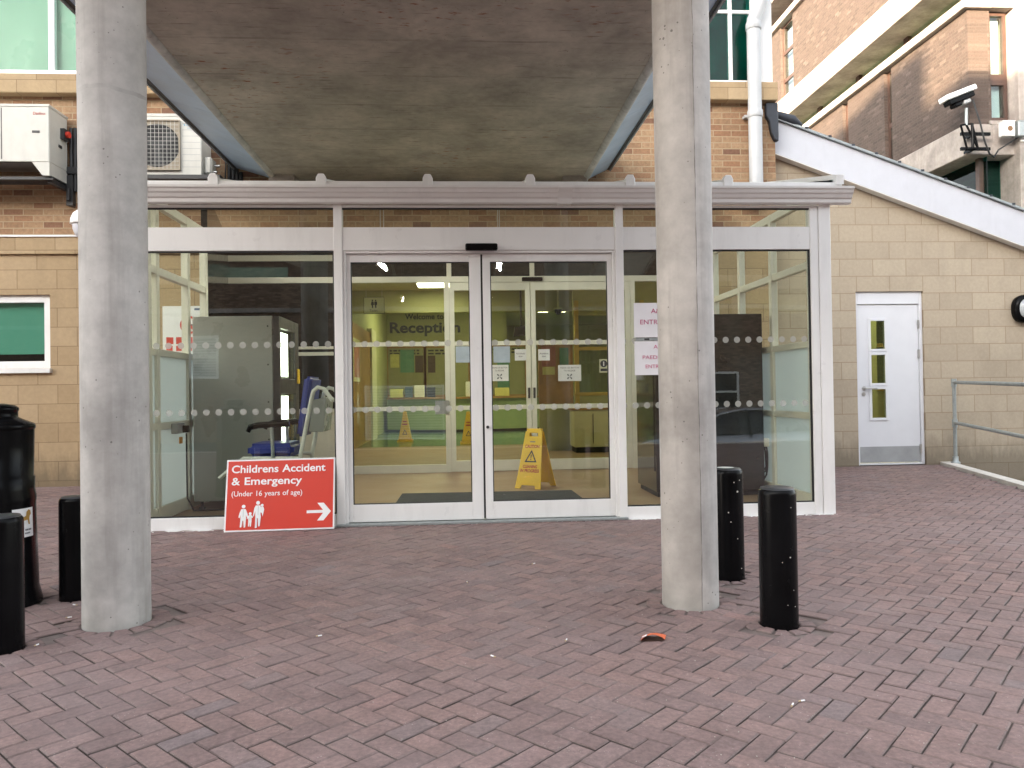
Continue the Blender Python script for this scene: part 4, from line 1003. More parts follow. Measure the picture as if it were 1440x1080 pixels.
# ------------------------------------------------------------------ red direction sign leaning on the porch
SW, SH, ST = .80, .535, .008
sg = thing('direction_sign', 'red board reading Childrens Accident & Emergency leaning on the porch', 'sign')
Yx = Vector((0, -1, 0))
box((0, 0, 0), (SW, ST, SH)).build('board', m_signw, sg, bev=.002)
box((.012, -.0016, .012), (SW - .012, .001, SH - .012)).build('red_face', m_red, sg)
def st_(b, u, v, cap, wd, bold=.012): text(b, (u * SW, -.002, SH * (1 - v)), X3, Z3, cap, m_signw, sg, wd, bold, .0008)
st_('Childrens Accident', .045, .185, .058, .69, .018); st_('& Emergency', .05, .355, .058, .515, .018); st_('(Under 16 years of age)', .052, .512, .040, .515, .006)
def su(u, v, k=0): return Vector((u * SW, -.0022 - k * .0003, SH * (1 - v)))
MB().prism([su(*p) for p in ((.745, .735), (.895, .735), (.842, .635), (.90, .635), (.968, .755), (.90, .88), (.842, .88), (.895, .775), (.745, .775))], (0, -.0008, 0)).build('arrow', m_signw, sg)
fam = MB(); k = 0
def blob(pts):
    global k
    fam.prism([su(u, v, k) for u, v in pts], (0, -.0008, 0)); k += 1
def head(u, v, r):
    global k
    fam.disc(su(u, v, k), r, X3, Z3, (0, -.0008, 0), 14); k += 1
head(.170, .655, .0135); blob([(.150, .69), (.190, .69), (.207, .75), (.213, .80), (.203, .805), (.194, .77), (.196, .83), (.192, .94), (.178, .945), (.173, .85), (.164, .85), (.157, .94), (.142, .94), (.146, .83), (.146, .77), (.137, .815), (.127, .80), (.136, .74)])
head(.232, .755, .0105); blob([(.220, .775), (.244, .775), (.256, .80), (.258, .815), (.246, .81), (.247, .86), (.243, .93), (.233, .935), (.230, .87), (.226, .93), (.217, .93), (.217, .86), (.216, .815), (.206, .83), (.203, .815)])
head(.300, .610, .0145); blob([(.280, .645), (.322, .645), (.330, .70), (.325, .76), (.330, .80), (.322, .93), (.308, .935), (.304, .82), (.298, .82), (.296, .95), (.279, .955), (.280, .80), (.278, .72), (.266, .79), (.256, .80), (.262, .74), (.268, .68)])
head(.338, .645, .0105); blob([(.325, .668), (.350, .665), (.358, .70), (.352, .75), (.345, .80), (.336, .75), (.326, .74)])
fam.build('family_symbol', m_signw, sg)
ln_m = MB()
for u, v0, v1 in ((.170, .70, .80), (.304, .66, .78), (.166, .85, .93), (.289, .82, .94), (.233, .79, .85)): ln_m.box(su(u, v1, 30), su(u + .003, v0, 31))
ln_m.build('symbol_lines', m_grey, sg)
place(sg, (-1.762, 5.79, .003), (R(-13), R(-.2), R(1.5)))

# ------------------------------------------------------------------ litter on the paving
lp = thing('crisp_packet', 'crumpled orange-red packet lying open on the paving', 'litter', (.755, 3.06, .003))
def sheet(n, f, t):
    m = MB(); vs = [f(i / n, j / n) for j in range(n + 1) for i in range(n + 1)]
    fs = [(j * (n + 1) + i, j * (n + 1) + i + 1, (j + 1) * (n + 1) + i + 1, (j + 1) * (n + 1) + i) for j in range(n) for i in range(n)]
    return m.add(vs, fs, True)
r5 = random.Random(11); jit = [[r5.uniform(-.0022, .0022) for _ in range(9)] for _ in range(9)]
def top_(u, v): return ((u - .5) * .098 + (v - .5) * .02, (v - .5) * .056 - abs(u - .5) * .010, .003 + .020 * math.sin(PI * u) ** .7 * (1 - .55 * v) + jit[int(v * 8)][int(u * 8)] * math.sin(PI * u))
def bot_(u, v): return ((u - .5) * .098 + (v - .5) * .02, (v - .5) * .056 - .004, .001 + .002 * math.sin(9 * u))
o = sheet(8, top_, 0); o.v = [(x + .755, y + 3.06, z + .003) for x, y, z in o.v]; o.build('printed_side', m_orange, lp)
o = sheet(8, bot_, 0); o.v = [(x + .755, y + 3.06, z + .003) for x, y, z in o.v]; o.build('inner_side', m_wood2, lp)
o = sheet(8, lambda u, v: (top_(u * .22 + .02, v * .5 + .2)[0], top_(u * .22 + .02, v * .5 + .2)[1], top_(u * .22 + .02, v * .5 + .2)[2] + .0012), 0); o.v = [(x + .755, y + 3.06, z + .003) for x, y, z in o.v]; o.build('white_print', m_signw, lp)
from math import atan2
def on_ground(px, py):
    d = CR * ((px - 720) / FPX) - CU * ((py - 540) / FPX) + _f
    k_ = -EYE / d.z; return Vector((d.x * k_, d.y * k_, 0))
butts = [(448, 896, 20, 'cigarette butt in a paving joint left of the centre'), (796, 902, 70, 'cigarette butt in the middle, left of the orange packet'), (694, 925, 130, 'cigarette butt nearest the camera in the centre'),
         (750, 794, 40, 'small white butt far back before the doors'), (657, 820, 95, 'white speck of butt left of centre, mid distance'), (1114, 994, 55, 'longer pale butt in front of the right bollards'),
         (1127, 988, 10, 'short pale butt beside the longer one at the right'), (96, 870, 15, 'cigarette end between the black bin and left column'), (106, 852, 160, 'pale butt close behind the left column'), (51, 909, 75, 'tiny butt at the foot of the left front bollard')]
for px, py, a, lab in butts:
    p = on_ground(px, py); L = .012 if 'short' in lab or 'speck' in lab or 'tiny' in lab else .014
    dv = Vector((math.cos(R(a)), math.sin(R(a)), 0)) * L
    ct = thing('cigarette_butt', lab, 'cigarette butt', (p.x, p.y, .006), 'cigarette butts on the paving')
    z = Vector((p.x, p.y, .0055))
    MB().tube([z - dv * .2, z + dv], .0030, 8).build('paper', m_signw, ct); MB().tube([z - dv * .75, z - dv * .21], .0031, 8).build('filter', M('tan_paper', (.50, .38, .24), .8), ct)
scr = MB(); rs = random.Random(21)
for _ in range(260):
    x, y = rs.uniform(-3, 5), rs.uniform(1.8, 6.0)
    if rs.random() < .5: x, y = rs.gauss(.6, .9), rs.gauss(2.6, .8)
    if y < 1.3: continue
    s_ = rs.uniform(.0008, .0024); a = rs.random() * 6
    pts = [(x + s_ * math.cos(a + t) * rs.uniform(.6, 1.3), y + s_ * math.sin(a + t) * rs.uniform(.6, 1.3), .0015) for t in (0, 1.3, 2.6, 3.9, 5.1)]
    scr.prism(pts, (0, 0, rs.uniform(.001, .0025)))
g_ = scr.build('grit', M('pale_grit', (.42, .38, .34), .9)); tag(g_, 'pale grit and crumbs scattered over the red paving', 'grit', kind='stuff')

# ------------------------------------------------------------------ inside the porch
vm = thing('vending_machine', 'tall grey vending machine with lit shelves at the left of the porch', 'vending machine', (-1.98, 7.3, 0))
VX0, VX1, VY0, VY1, VZ1 = -2.35, -1.60, 6.90, 7.70, 1.71
box((VX0, VY0, .085), (VX1 - .06, VY1, VZ1)).build('cabinet', m_mach, vm, bev=.006)
frd = MB(); frd.box((VX1 - .055, VY0, .085), (VX1, VY0 + .05, VZ1)).box((VX1 - .055, VY1 - .16, .085), (VX1, VY1, VZ1)).box((VX1 - .055, VY0 + .05, VZ1 - .10), (VX1, VY1 - .16, VZ1)).box((VX1 - .055, VY0 + .05, .085), (VX1, VY1 - .16, .55)).box((VX1 - .055, VY0 + .05, 1.02), (VX1, VY1 - .16, 1.16))
vd = frd.build('front_frame', m_dark, vm, bev=.004)
box((VX1 - .02, VY0 + .05, .55), (VX1 - .012, VY1 - .16, 1.02)).build('display_glass', g_inner, vd); box((VX1 - .02, VY0 + .05, 1.16), (VX1 - .012, VY1 - .16, VZ1 - .10)).build('display_glass', g_inner, vd)
for z0, z1 in ((.57, 1.0), (1.18, 1.58)):
    box((VX1 - .05, VY0 + .12, z0), (VX1 - .035, VY0 + .48, z1)).build('lit_panel', e_disp, vm)
    box((VX1 - .0595, VY0 + .05, z0 - .02), (VX1 - .052, VY1 - .16, z1 + .02)).build('display_back', m_gasket, vm)
ft = [(VX0 + .05, VY0 + .06), (VX1 - .12, VY0 + .06), (VX0 + .05, VY1 - .06), (VX1 - .12, VY1 - .06)]
for x, y in ft: MB().lathe([(.03, .011), (.03, .03), (.014, .035), (.014, .09)], (x, y, 0), 12).build('foot', m_dark, vm)
rv = MB()
for z in (.3, .62, .95, 1.28, 1.62): rv.disc((VX1 - .10, VY0 - .0, z), .008, X3, Z3, (0, -.003, 0), 8)
rv.build('screws', m_dark, vm)
box((VX1, VY1 - .10, 1.12), (VX1 + .015, VY1 - .03, 1.26)).build('yellow_sticker', m_yel, vm)

vm2 = thing('drinks_machine', 'black glossy machine against the right-hand porch wall', 'vending machine', (2.2, 7.3, 0))
box((1.78, 6.98, .06), (2.80, 7.74, 1.70)).build('cabinet', m_machd, vm2, bev=.004)
box((1.80, 7.02, .012), (2.78, 7.70, .06)).build('plinth', m_gasket, vm2)
box((1.773, 7.03, .25), (1.779, 7.69, 1.62)).build('door', m_machd, vm2)

sk = thing('socket_outlet', 'grey wall socket with plug and hanging orange tag on the left side frame', 'socket', (-2.4, 6.6, .7))
box((-2.40, 6.52, .70), (-2.345, 6.68, .785)).build('socket_box', m_grey, sk, bev=.005)
box((-2.345, 6.62, .705), (-2.30, 6.67, .765)).build('plug', m_blackpl, sk, bev=.006)
MB().tube([(-2.32, 6.645, .70), (-2.325, 6.66, .45), (-2.33, 6.68, .15), (-2.30, 6.75, .03), (-2.2, 6.84, .02), (-2.0, 6.88, .02), (-1.9, 7.0, .02)], .007, 8).build('cable', m_gasket, sk)
box((-2.365, 6.60, .615), (-2.355, 6.655, .67)).build('tag', m_tag, sk)
p0 = at(1092, 643, 7.15)
cb = thing('coiled_cable', 'black cable loops hanging from a socket on the right side frame', 'cable', (2.8, 7.1, .3))
lp_ = MB()
for k_, (rx_, rz_, dx_, dz_) in enumerate(((.07, .15, 0, 0), (.10, .12, .06, -.02), (.05, .17, -.03, -.02))):
    lp_.tube([(2.835, 7.1 + dx_ + rx_ * 1.6 * math.cos(t * PI / 9), .36 + dz_ + rz_ * math.sin(t * PI / 9)) for t in range(19)], .007, 6, caps=False)
lp_.tube([(2.835, 7.06, .52), (2.835, 7.02, .2), (2.82, 7.2, .03), (2.7, 7.3, .03)], .007, 6); lp_.build('loops', m_gasket, cb)
box((2.80, 6.98, .46), (2.85, 7.16, .54)).build('socket_box', m_cream, cb, bev=.006)

# portering chair
ch = thing('transport_chair', 'blue cushioned hospital transport chair with cream tube frame behind the red sign', 'chair', (-1.35, 6.45, 0))
CY = 6.45
def K(px, py, dy=0): return at(px, py, CY) + Vector((0, dy, 0))
HWd = .25
s0, s1 = K(357, 622), K(421, 640)
box((s0.x, CY - HWd + .03, s1.z), (s1.x, CY + HWd - .03, s0.z)).build('seat', m_blue, ch, bev=.04, segs=3) if False else MB().box((s0.x, CY - HWd + .03, s1.z), (s1.x, CY + HWd - .03, s0.z)).build('seat', m_blue, ch, bev=.035, segs=3)
bt, bb = K(441, 530), K(429, 612)
bkc = MB().prism([(bt.x - .035, CY - HWd + .04, bt.z), (bt.x + .03, CY - HWd + .04, bt.z), (bb.x + .035, CY - HWd + .04, bb.z), (bb.x - .03, CY - HWd + .04, bb.z)], (0, 2 * HWd - .08, 0)); bkc.build('backrest', m_blue, ch, bev=.022, segs=3)
for sy_ in (-1, 1):
    d_ = sy_ * HWd
    fm = MB()
    fm.tube([K(322, 668, d_), K(355, 641, d_), K(392, 641, d_), K(430, 641, d_)], .016, 10)
    fm.tube([K(430, 660, d_), K(431, 640, d_), K(446, 562, d_), K(449, 550, d_), K(455, 545, d_), K(463, 547, d_), K(474, 562, d_)], .017, 10)
    fm.tube([K(430, 641, d_), K(440, 690, d_), K(444, 706, d_)], .016, 10).tube([K(345, 650, d_), K(350, 700, d_)], .016, 10).tube([K(350, 690, d_), K(440, 690, d_)], .014, 10)
    fm.build('side_frame', m_tube, ch)
    MB().tube([K(395, 640, d_ * 1.05), K(393, 598, d_ * 1.05)], .014, 10).build('arm_post', m_galv, ch)
    MB().tube([K(361, 605, d_ * 1.05), K(364, 599, d_ * 1.05), K(375, 596, d_ * 1.05), K(417, 594, d_ * 1.05)], [.018, .024, .026, .024], 12).build('armrest', m_blackpl, ch)
    a = K(352, 712, d_); MB().tube([(a.x, a.y - .02, .085), (a.x, a.y + .02, .085)], .07, 20).build('castor', m_gasket, ch)
    a = K(446, 708, d_); MB().tube([(a.x, a.y - .02, .11), (a.x, a.y + .02, .11)], .10, 24).build('wheel', m_gasket, ch)
MB().tube([K(474, 562, -HWd), K(474, 562, HWd)], .017, 10).build('push_bar', m_tube, ch)
a, b = K(444, 560), K(462, 606)
MB().prism([K(446, 562, -.18), K(464, 558, -.18), K(460, 606, -.18), K(440, 606, -.18)], (0, .36, 0)).build('notes_pocket', m_mach, ch, bev=.004)

# no-smoking poster on the stone wall outside
ps = thing('smoking_poster', 'white no-smoking poster with red ring on the stone wall seen through side glass', 'poster', (-3.2, 9.125, 1.8))
box((-3.44, 9.12, 1.50), (-2.97, 9.128, 2.06)).build('sheet', m_signw, ps)
rg2 = plate([(.105 * math.cos(2 * PI * k / 28), .105 * math.sin(2 * PI * k / 28)) for k in range(28)], [[(.08 * math.cos(-2 * PI * k / 28), .08 * math.sin(-2 * PI * k / 28)) for k in range(28)]], (-3.14, 9.119, 1.84), X3, Z3, .001); rg2.build('red_ring', m_red, ps)
bar_ = MB().prism([(-3.14 + a_, 9.1185, 1.84 + b_) for a_, b_ in ((-.07, .05), (-.05, .07), (.07, -.05), (.05, -.07))], (0, .0008, 0)); bar_.build('red_bar', m_red, ps)
cg = MB().box((-3.19, 9.1192, 1.83), (-3.09, 9.1199, 1.85)); cg.build('cigarette_symbol', m_ink, ps)
tb = MB()
for k in range(4): tb.box((-3.40 + .11 * k, 9.1190, 1.62), (-3.32 + .11 * k, 9.1199, 1.70)); tb.box((-3.40 + .11 * k, 9.1190, 1.54), (-3.33 + .11 * k, 9.1199, 1.60))
tb.build('red_print', m_red, ps); box((-3.08, 9.119, 2.01), (-3.0, 9.1199, 2.035)).build('blue_logo', m_bluep, ps)

# notices on the outer glass
def notice(name, label, x0, x1, z0, z1, y, lines, mt=m_paper, cat='notice', icon=None, ink=m_ink, grp=None, t=.0015):
    n_ = thing(name, label, cat, ((x0 + x1) / 2, y, z0), grp)
    box((x0, y, z0), (x1, y + t, z1)).build('sheet', mt, n_)
    for (b, u, v, cap, wd) in lines: text(b, (x0 + u * (x1 - x0), y - .001, z0 + v * (z1 - z0)), X3, Z3, cap, ink, n_, wd, 0, .0006)
    if icon: icon(n_, x0, x1, z0, z1, y)
    return n_
notice('paper_notice', 'upper white paper notice with magenta lettering, half behind the seamed column', 1.36, 1.74, 1.418, 1.690, PY + .0265, [('A&E', .36, .70, .038, .10), ('ENTRANCE', .12, .38, .038, .29)], ink=m_pink, grp='paper notices on the right pane')
notice('paper_notice', 'lower white paper notice with three magenta lines, half behind the seamed column', 1.36, 1.74, 1.122, 1.388, PY + .0265, [('A&E', .40, .78, .030, .09), ('PAEDIATRIC', .16, .47, .030, .27), ('ENTRANCE', .22, .20, .030, .22)], ink=m_pink, grp='paper notices on the right pane')
tp = thing('tape_strip', 'shiny strip of clear tape and tack joining the two paper notices', 'tape', (1.47, PY + .027, 1.40)); box((1.37, PY + .0262, 1.392), (1.60, PY + .0275, 1.413)).build('tape', m_galv, tp); box((1.44, PY + .025, 1.396), (1.48, PY + .026, 1.41)).build('tack', m_dark, tp)

# caution board and cones
def caution_board():
    r = thing('caution_board', 'yellow folding caution board standing on the floor behind the right door', 'safety sign')
    Hh = .60; tl = math.atan2(.17, Hh)
    for sgn in (-1, 1):
        oo = Vector((0, sgn * .17, 0)); ey = Vector((0, -sgn * math.sin(tl), math.cos(tl))); ex = Vector((-sgn, 0, 0))
        ol = [(-.15, 0), (-.085, 0), (-.075, .035), (.075, .035), (.085, 0), (.15, 0), (.135, .13), (.098, .60), (.06, .62), (-.06, .62), (-.098, .60), (-.135, .13)]
        hl_ = [(-.05, .545), (-.05, .585), (.05, .585), (.05, .545)]
        pn = plate(ol, [hl_], oo, ex, ey, .012).build('panel', m_yel, r, bev=.002)
        nz = ex.cross(ey)
        base = oo + nz * .0125
        def tt(b, v, cap, wd, mt): text(b, base + ey * v - ex * (wd / 2), ex, ey, cap, mt, pn, wd, .03, .0006)
        tt('CAUTION', .425, .034, .165, m_redink); tt('CLEANING', .215, .032, .165, m_redink); tt('IN PROGRESS', .170, .034, .215, m_redink)
        tri = plate([(-.07, .275), (.07, .275), (0, .405)], [[(-.048, .288), (0, .378), (.048, .288)]], base, ex, ey, .0006).build('warning_triangle', m_ink, pn)
        ek = MB().prism([base + ex * a_ + ey * b_ for a_, b_ in ((-.007, .355), (.007, .355), (.004, .315), (-.004, .315))], nz * .0008); ek.disc(base + ey * .302, .006, ex, ey, nz * .0008, 10); ek.build('exclamation_mark', m_ink, pn)
        tt('VULCAN', .485, .012, .06, m_bluep) if False else None
        ln2 = MB(); ln2.prism([base + ex * a_ + ey * b_ for a_, b_ in ((-.03, .485), (.03, .485), (.03, .494), (-.03, .494))], nz * .0008); ln2.build('small_print', m_bluep, pn)
    MB().tube([(-.09, 0, .60), (.09, 0, .60)], .010, 10).build('hinge_bar', m_yel, r)
    return r
cbd = caution_board(); place(cbd, (.755, 7.98, .012), (0, 0, R(-33)))
def caution_cone(lab, x, y, g):
    r = thing('caution_cone', lab, 'safety cone', (x, y, 0), g)
    n_ = 4
    def ringp(h_, z): return [(x + a_ * h_, y + b_ * h_, z) for a_, b_ in ((-1, -1), (1, -1), (1, 1), (-1, 1))]
    b = MB().hexa(ringp(.165, .0) + ringp(.16, .05)); b.build('base', m_yel, r, bev=.01)
    MB().hexa(ringp(.135, .05) + ringp(.04, .60)).build('cone', m_yel, r, bev=.01)
    MB().hexa(ringp(.045, .60) + ringp(.03, .64)).build('cap', m_yel, r, bev=.008)
    t_ = MB().prism([(x - .055, y - .117, .16), (x + .055, y - .117, .16), (x, y - .098, .27)], (0, -.002, 0)); t_.build('warning_triangle', m_ink, r)
    t_ = MB().prism([(x - .035, y - .121, .172), (x + .035, y - .121, .172), (x, y - .104, .245)], (0, -.002, 0)); t_.build('triangle_centre', m_yel, r)
    t_ = MB().box((x - .05, y - .095, .36), (x + .05, y - .092, .385)).box((x - .04, y - .085, .42), (x + .04, y - .082, .44)); t_.build('red_print', m_redink, r)
    r.rotation_euler = (0, 0, 0); return r
p = at(570, 620, 16.2); caution_cone('left yellow caution cone in the reception, seen beside the fixed pane', p.x, 16.2, 'caution cones in reception')
p = at(659, 624, 15.2); caution_cone('right yellow caution cone, seen behind the meeting edge of the doors', p.x, 15.2, 'caution cones in reception')
dm_ = MB().prism([(-.62, 6.10, .011), (1.12, 6.10, .011), (1.08, 7.62, .011), (-.60, 7.66, .011)], (0, 0, .009))
solo(dm_, 'entrance_mat', m_mat, 'charcoal entrance mat on the floor just inside the doors', 'mat', (.3, 6.5, .011))

# ------------------------------------------------------------------ rooms beyond the screen
struct(box((-2.05, 9.7, -.02), (9, 14.6, .009)), 'lobby_floor', m_floor)
struct(box((-2.05, 14.602, -.02), (9, 28, .007)), 'reception_floor', m_teal)
rr_ = thing('reception_room', 'lime painted hospital reception room beyond the inner screen', 'room', (2, 15, 0))
box((-2.15, 9.76, 0), (-2.05, 21.6, 3.45)).build('left_wall', m_lime, rr_)
box((-2.15, 21.6, 0), (1.2, 21.75, 3.45)).build('text_wall', m_lime, rr_)
box((1.2, 21.75, 0), (1.3, 28, 3.45)).build('passage_wall', m_lime, rr_)
box((1.2, 28, 0), (9, 28.1, 3.45)).build('far_wall', m_lime, rr_)
box((9, 9.76, 0), (9.1, 28, 3.45)).build('right_wall', m_lime, rr_)
box((-2.15, 9.9, 2.95), (9, 14.5, 3.02)).build('lobby_ceiling', m_ceil, rr_)
box((-2.05, 14.5, 2.53), (9, 14.6, 3.45)).build('bulkhead', m_lime2, rr_)
box((-2.15, 14.6, 3.45), (9, 28.1, 3.5)).build('reception_ceiling', m_ceil, rr_)
box((-2.05, 9.78, 2.55), (9, 9.88, 2.96)).build('screen_lintel', m_lime2, rr_) if False else None
pw = MB(); PX0 = at(757, 560, 13.0).x; PX1 = at(808, 560, 13.0).x; PX2 = at(905, 560, 13.0).x
pw.box((PX1, 13.0, 0), (9, 13.1, .95)).box((PX1, 13.0, 2.3), (9, 13.1, 2.95)); pw.build('partition', m_lime, rr_)
pg = box((PX1, 13.03, .95), (9, 13.04, 2.3)); pg.build('partition_glass', g_win, rr_)
tr_ = MB()
for px in (811, 903): x = at(px, 500, 13).x; tr_.box((x - .035, 12.97, .0), (x + .035, 13.12, 2.55))
tr_.box((PX1, 12.972, 1.70), (9, 13.0, 1.76)).box((PX1, 12.972, .93), (9, 13.0, .985)); tr_.build('yellow_wood_trim', m_trimy, rr_)
pb_ = MB().box((PX0, 12.9, .012), (PX1 - .04, 12.97, .95)); pb_.build('panel_base', m_lime, rr_)
wd_ = box((PX0, 12.88, .80), (PX1 - .04, 12.97, 1.87)); wd_.build('wood_panel', m_wood, rr_)
dwy0, dwy1 = 13.6, 16.9
box((-2.05, dwy0, .0), (-1.98, dwy1, 2.35)).build('wood_door', m_wood, rr_)
box((-2.05, dwy1 + .02, 0), (-1.94, dwy1 + .9, 2.45)).build('cream_post', m_ceil, rr_)
dk = thing('reception_desk', 'long green fronted reception desk with wooden counter top', 'desk', (0, 20, 0))
dpts = []
for t in range(13):
    a = t / 12; x = -1.95 + 4.4 * a; y = 19.6 + .75 * (2 * a - 1) ** 2 * .9; dpts.append((x, y))
fpoly = [(x, y, .08) for x, y in dpts] + [(dpts[-1][0], 20.9, .08), (dpts[0][0], 20.9, .08)]
MB().prism(fpoly, (0, 0, .78)).build('front', m_deskg, dk)
MB().prism([(x, y + .10, .008) for x, y in dpts] + [(dpts[-1][0], 20.8, .008), (dpts[0][0], 20.8, .008)], (0, 0, .072)).build('plinth', m_dark, dk)
MB().prism([(x, y - .08, .862) for x, y in dpts] + [(dpts[-1][0], 20.9, .862), (dpts[0][0], 20.9, .862)], (0, 0, .05)).build('counter_top', m_wood, dk)
# lettering on the wall
lt = thing('wall_lettering', 'large navy words Welcome to Reception on the green back wall', 'lettering', (-.8, 21.59, 2.7))
a, b = at(570, 449, 21.59), at(624, 449, 21.59); text('Welcome to', (a.x, 21.598, a.z), X3, Z3, .155, m_navy, lt, b.x - a.x, .02, .01)
a, b = at(547, 468, 21.59), at(646, 468, 21.59); text('Reception', (a.x, 21.598, a.z), X3, Z3, .30, m_navy, lt, b.x - a.x, .028, .01)
# notice boards and papers
def board(lab, px0, px1, py0, py1, Y, g):
    a, b = at(px0, py1, Y), at(px1, py0, Y)
    n_ = thing('notice_board', lab, 'notice board', ((a.x + b.x) / 2, Y, a.z), g)
    box((a.x, Y - .04, a.z), (b.x, Y, b.z)).build('pin_area', m_lime2, n_)
    frame_mb(a.x - .06, b.x + .06, a.z - .06, b.z + .06, Y - .07, Y - .001, .07).build('wood_frame', m_wood, n_)
    hd = MB(); rb = random.Random(int(px0))
    for row in range(2):
        x = a.x + .06
        while x < b.x - .16:
            wd = rb.uniform(.06, .16); hd.box((x, Y - .043, b.z - .10 - row * .085), (x + wd, Y - .0405, b.z - .055 - row * .085)); x += wd + .04
    hd.build('header_print', m_ink, n_)
    return n_
board('wood framed notice board left under the word Reception', 546, 596, 489, 556, 21.59, 'notice boards in reception')
board('wood framed notice board in the middle, behind the door post', 600, 631, 489, 556, 21.59, 'notice boards in reception')
board('wood framed notice board right of the meeting door stiles', 662, 738, 487, 556, 21.59, 'notice boards in reception')
sheets = [(549, 561, 498, 517, m_yelpaper, 'cream yellow sheet on the left notice board'), (563, 582, 492, 524, m_green, 'tall green sheet on the left notice board'), (584, 595, 500, 524, m_wood2, 'brown printed sheet at the right of the left notice board'),
          (602, 612, 500, 524, m_wood2, 'brown printed sheet on the middle notice board'), (614, 629, 500, 520, m_lime2, 'olive sheet on the middle notice board'), (700, 716, 500, 550, m_green, 'long green sheet on the right notice board')]
for a_, b_, c_, d_, mt, lab in sheets:
    p, q_ = at(a_, d_, 21.53), at(b_, c_, 21.53)
    solo(box((p.x, 21.535, p.z), (q_.x, 21.549, q_.z)), 'pinned_sheet', mt, lab, 'paper', (p.x, 21.54, p.z), 'sheets pinned on the reception boards')
desk_items = [(549, 567, 546, 558, m_yelpaper, 'yellow box file standing on the reception counter'), (570, 580, 543, 558, m_bluep, 'blue folder upright on the reception counter'), (583, 597, 541, 558, m_paper, 'white box at the middle of the reception counter'),
              (601, 612, 544, 558, m_dark, 'dark equipment on the counter left of the door post'), (655, 664, 537, 558, m_paper, 'white leaflet stand on the counter by the right cone'), (696, 716, 546, 558, m_yelpaper, 'pale tray on the counter right of the door stiles')]
for a_, b_, c_, d_, mt, lab in desk_items:
    p, q_ = at(a_, d_, 20.2), at(b_, c_, 20.2)
    solo(box((p.x, 20.1, .914), (q_.x, 20.35, .914 + (q_.z - p.z))), 'counter_box', mt, lab, 'box', (p.x, 20.2, .914), 'boxes on the reception counter', bev=.01)
mo = at(733, 466, 14.0)
mn = thing('ceiling_monitor', 'dark monitor hung high inside the reception, seen through the left inner door', 'monitor', (mo.x, 14, mo.z))
MB().prism([(mo.x - .14, 13.95, mo.z - .09), (mo.x + .12, 13.95, mo.z - .07), (mo.x + .12, 13.95, mo.z + .10), (mo.x - .12, 13.95, mo.z + .08)], (0, .12, 0)).build('screen', m_gasket, mn)
MB().tube([(mo.x, 14.05, mo.z + .08), (mo.x, 14.05, 2.95)], .02, 8).build('bracket', m_dark, mn)
# toilet sign
a, b = at(512, 441, 11.0), at(540, 418, 11.0)
ts = thing('toilet_sign', 'hanging beige toilet sign with man and woman symbols', 'sign', ((a.x + b.x) / 2, 11, a.z))
box((a.x, 11, a.z), (b.x, 11.012, b.z)).build('board', m_ceil, ts); frame_mb(a.x - .004, b.x + .004, a.z - .004, b.z + .004, 10.998, 11.014, .006).build('edge', m_dark, ts)
text('Toilet', (a.x + .075, 10.999, a.z + .025), X3, Z3, .035, m_ink, ts, .115)
pf = MB(); kk = 0
for cx in (a.x + .12, a.x + .165):
    pf.disc((cx, 10.9990, a.z + .185), .011, X3, Z3, (0, -.001, 0), 10)
    w_ = .02 if cx > a.x + .14 else .014
    pf.prism([(cx - w_, 10.9985, a.z + .17), (cx + w_, 10.9985, a.z + .17), (cx + w_ * (1 if w_ > .015 else 1.6), 10.9985, a.z + .12), (cx + .009, 10.9985, a.z + .12), (cx + .009, 10.9985, a.z + .08), (cx - .009, 10.9985, a.z + .08), (cx - .009, 10.9985, a.z + .12), (cx - w_ * (1 if w_ > .015 else 1.6), 10.9985, a.z + .12)], (0, -.001, 0))
pf.build('symbols', m_ink, ts)
for x in (a.x + .03, b.x - .03): MB().tube([(x, 11.006, b.z), (x, 11.006, 2.95)], .003, 6).build('wire', m_steel, ts)
# papers on the inner doors
def dn(name, lab, px0, px1, py0, py1, lines, mt=m_paper, icon=None, Y=SY + .0, grp='notices on the inner doors'):
    a, b = at(px0, py1, Y), at(px1, py0, Y); W_, H_ = b.x - a.x, b.z - a.z
    return notice(name, lab, a.x, b.x, a.z, b.z, Y, [(t, u, v, c_ * H_, w_ * W_) for t, u, v, c_, w_ in lines], mt, 'notice', icon, grp=grp)
dn('door_notice', 'plain pale blue sheet on the left inner door', 641, 664, 487, 510, [], m_bp)
dn('door_notice', 'plain pale blue sheet left of the small automatic door note', 694, 717, 487, 510, [], m_bp)
dn('door_notice', 'small white automatic door note on the left leaf beside the stile', 724, 740, 491, 507, [('Automatic', .12, .55, .16, .76), ('door', .33, .30, .16, .34)])
dn('door_notice', 'small white automatic door note on the right leaf beside the stile', 757, 773, 491, 507, [('Automatic', .12, .55, .16, .76), ('door', .33, .30, .16, .34)])
def arrows(n_, x0, x1, z0, z1, y):
    cx, cz, s_ = (x0 + x1) / 2, z0 + (z1 - z0) * .28, (z1 - z0) * .16
    m_ = MB()
    for q_ in range(4):
        a_ = q_ * PI / 2 + PI / 4
        d_ = Vector((math.cos(a_), 0, math.sin(a_))); e_ = Vector((-d_.z, 0, d_.x)); o_2 = Vector((cx, y - .0008 - q_ * .0002, cz))
        m_.prism([o_2 + d_ * s_ * .2 - e_ * s_ * .12, o_2 + d_ * s_ * .8 - e_ * s_ * .12, o_2 + d_ * s_ * .8 - e_ * s_ * .4, o_2 + d_ * s_ * 1.4, o_2 + d_ * s_ * .8 + e_ * s_ * .4, o_2 + d_ * s_ * .8 + e_ * s_ * .12, o_2 + d_ * s_ * .2 + e_ * s_ * .12], (0, -.0006, 0))
    m_.build('arrow_symbol', m_ink, n_)
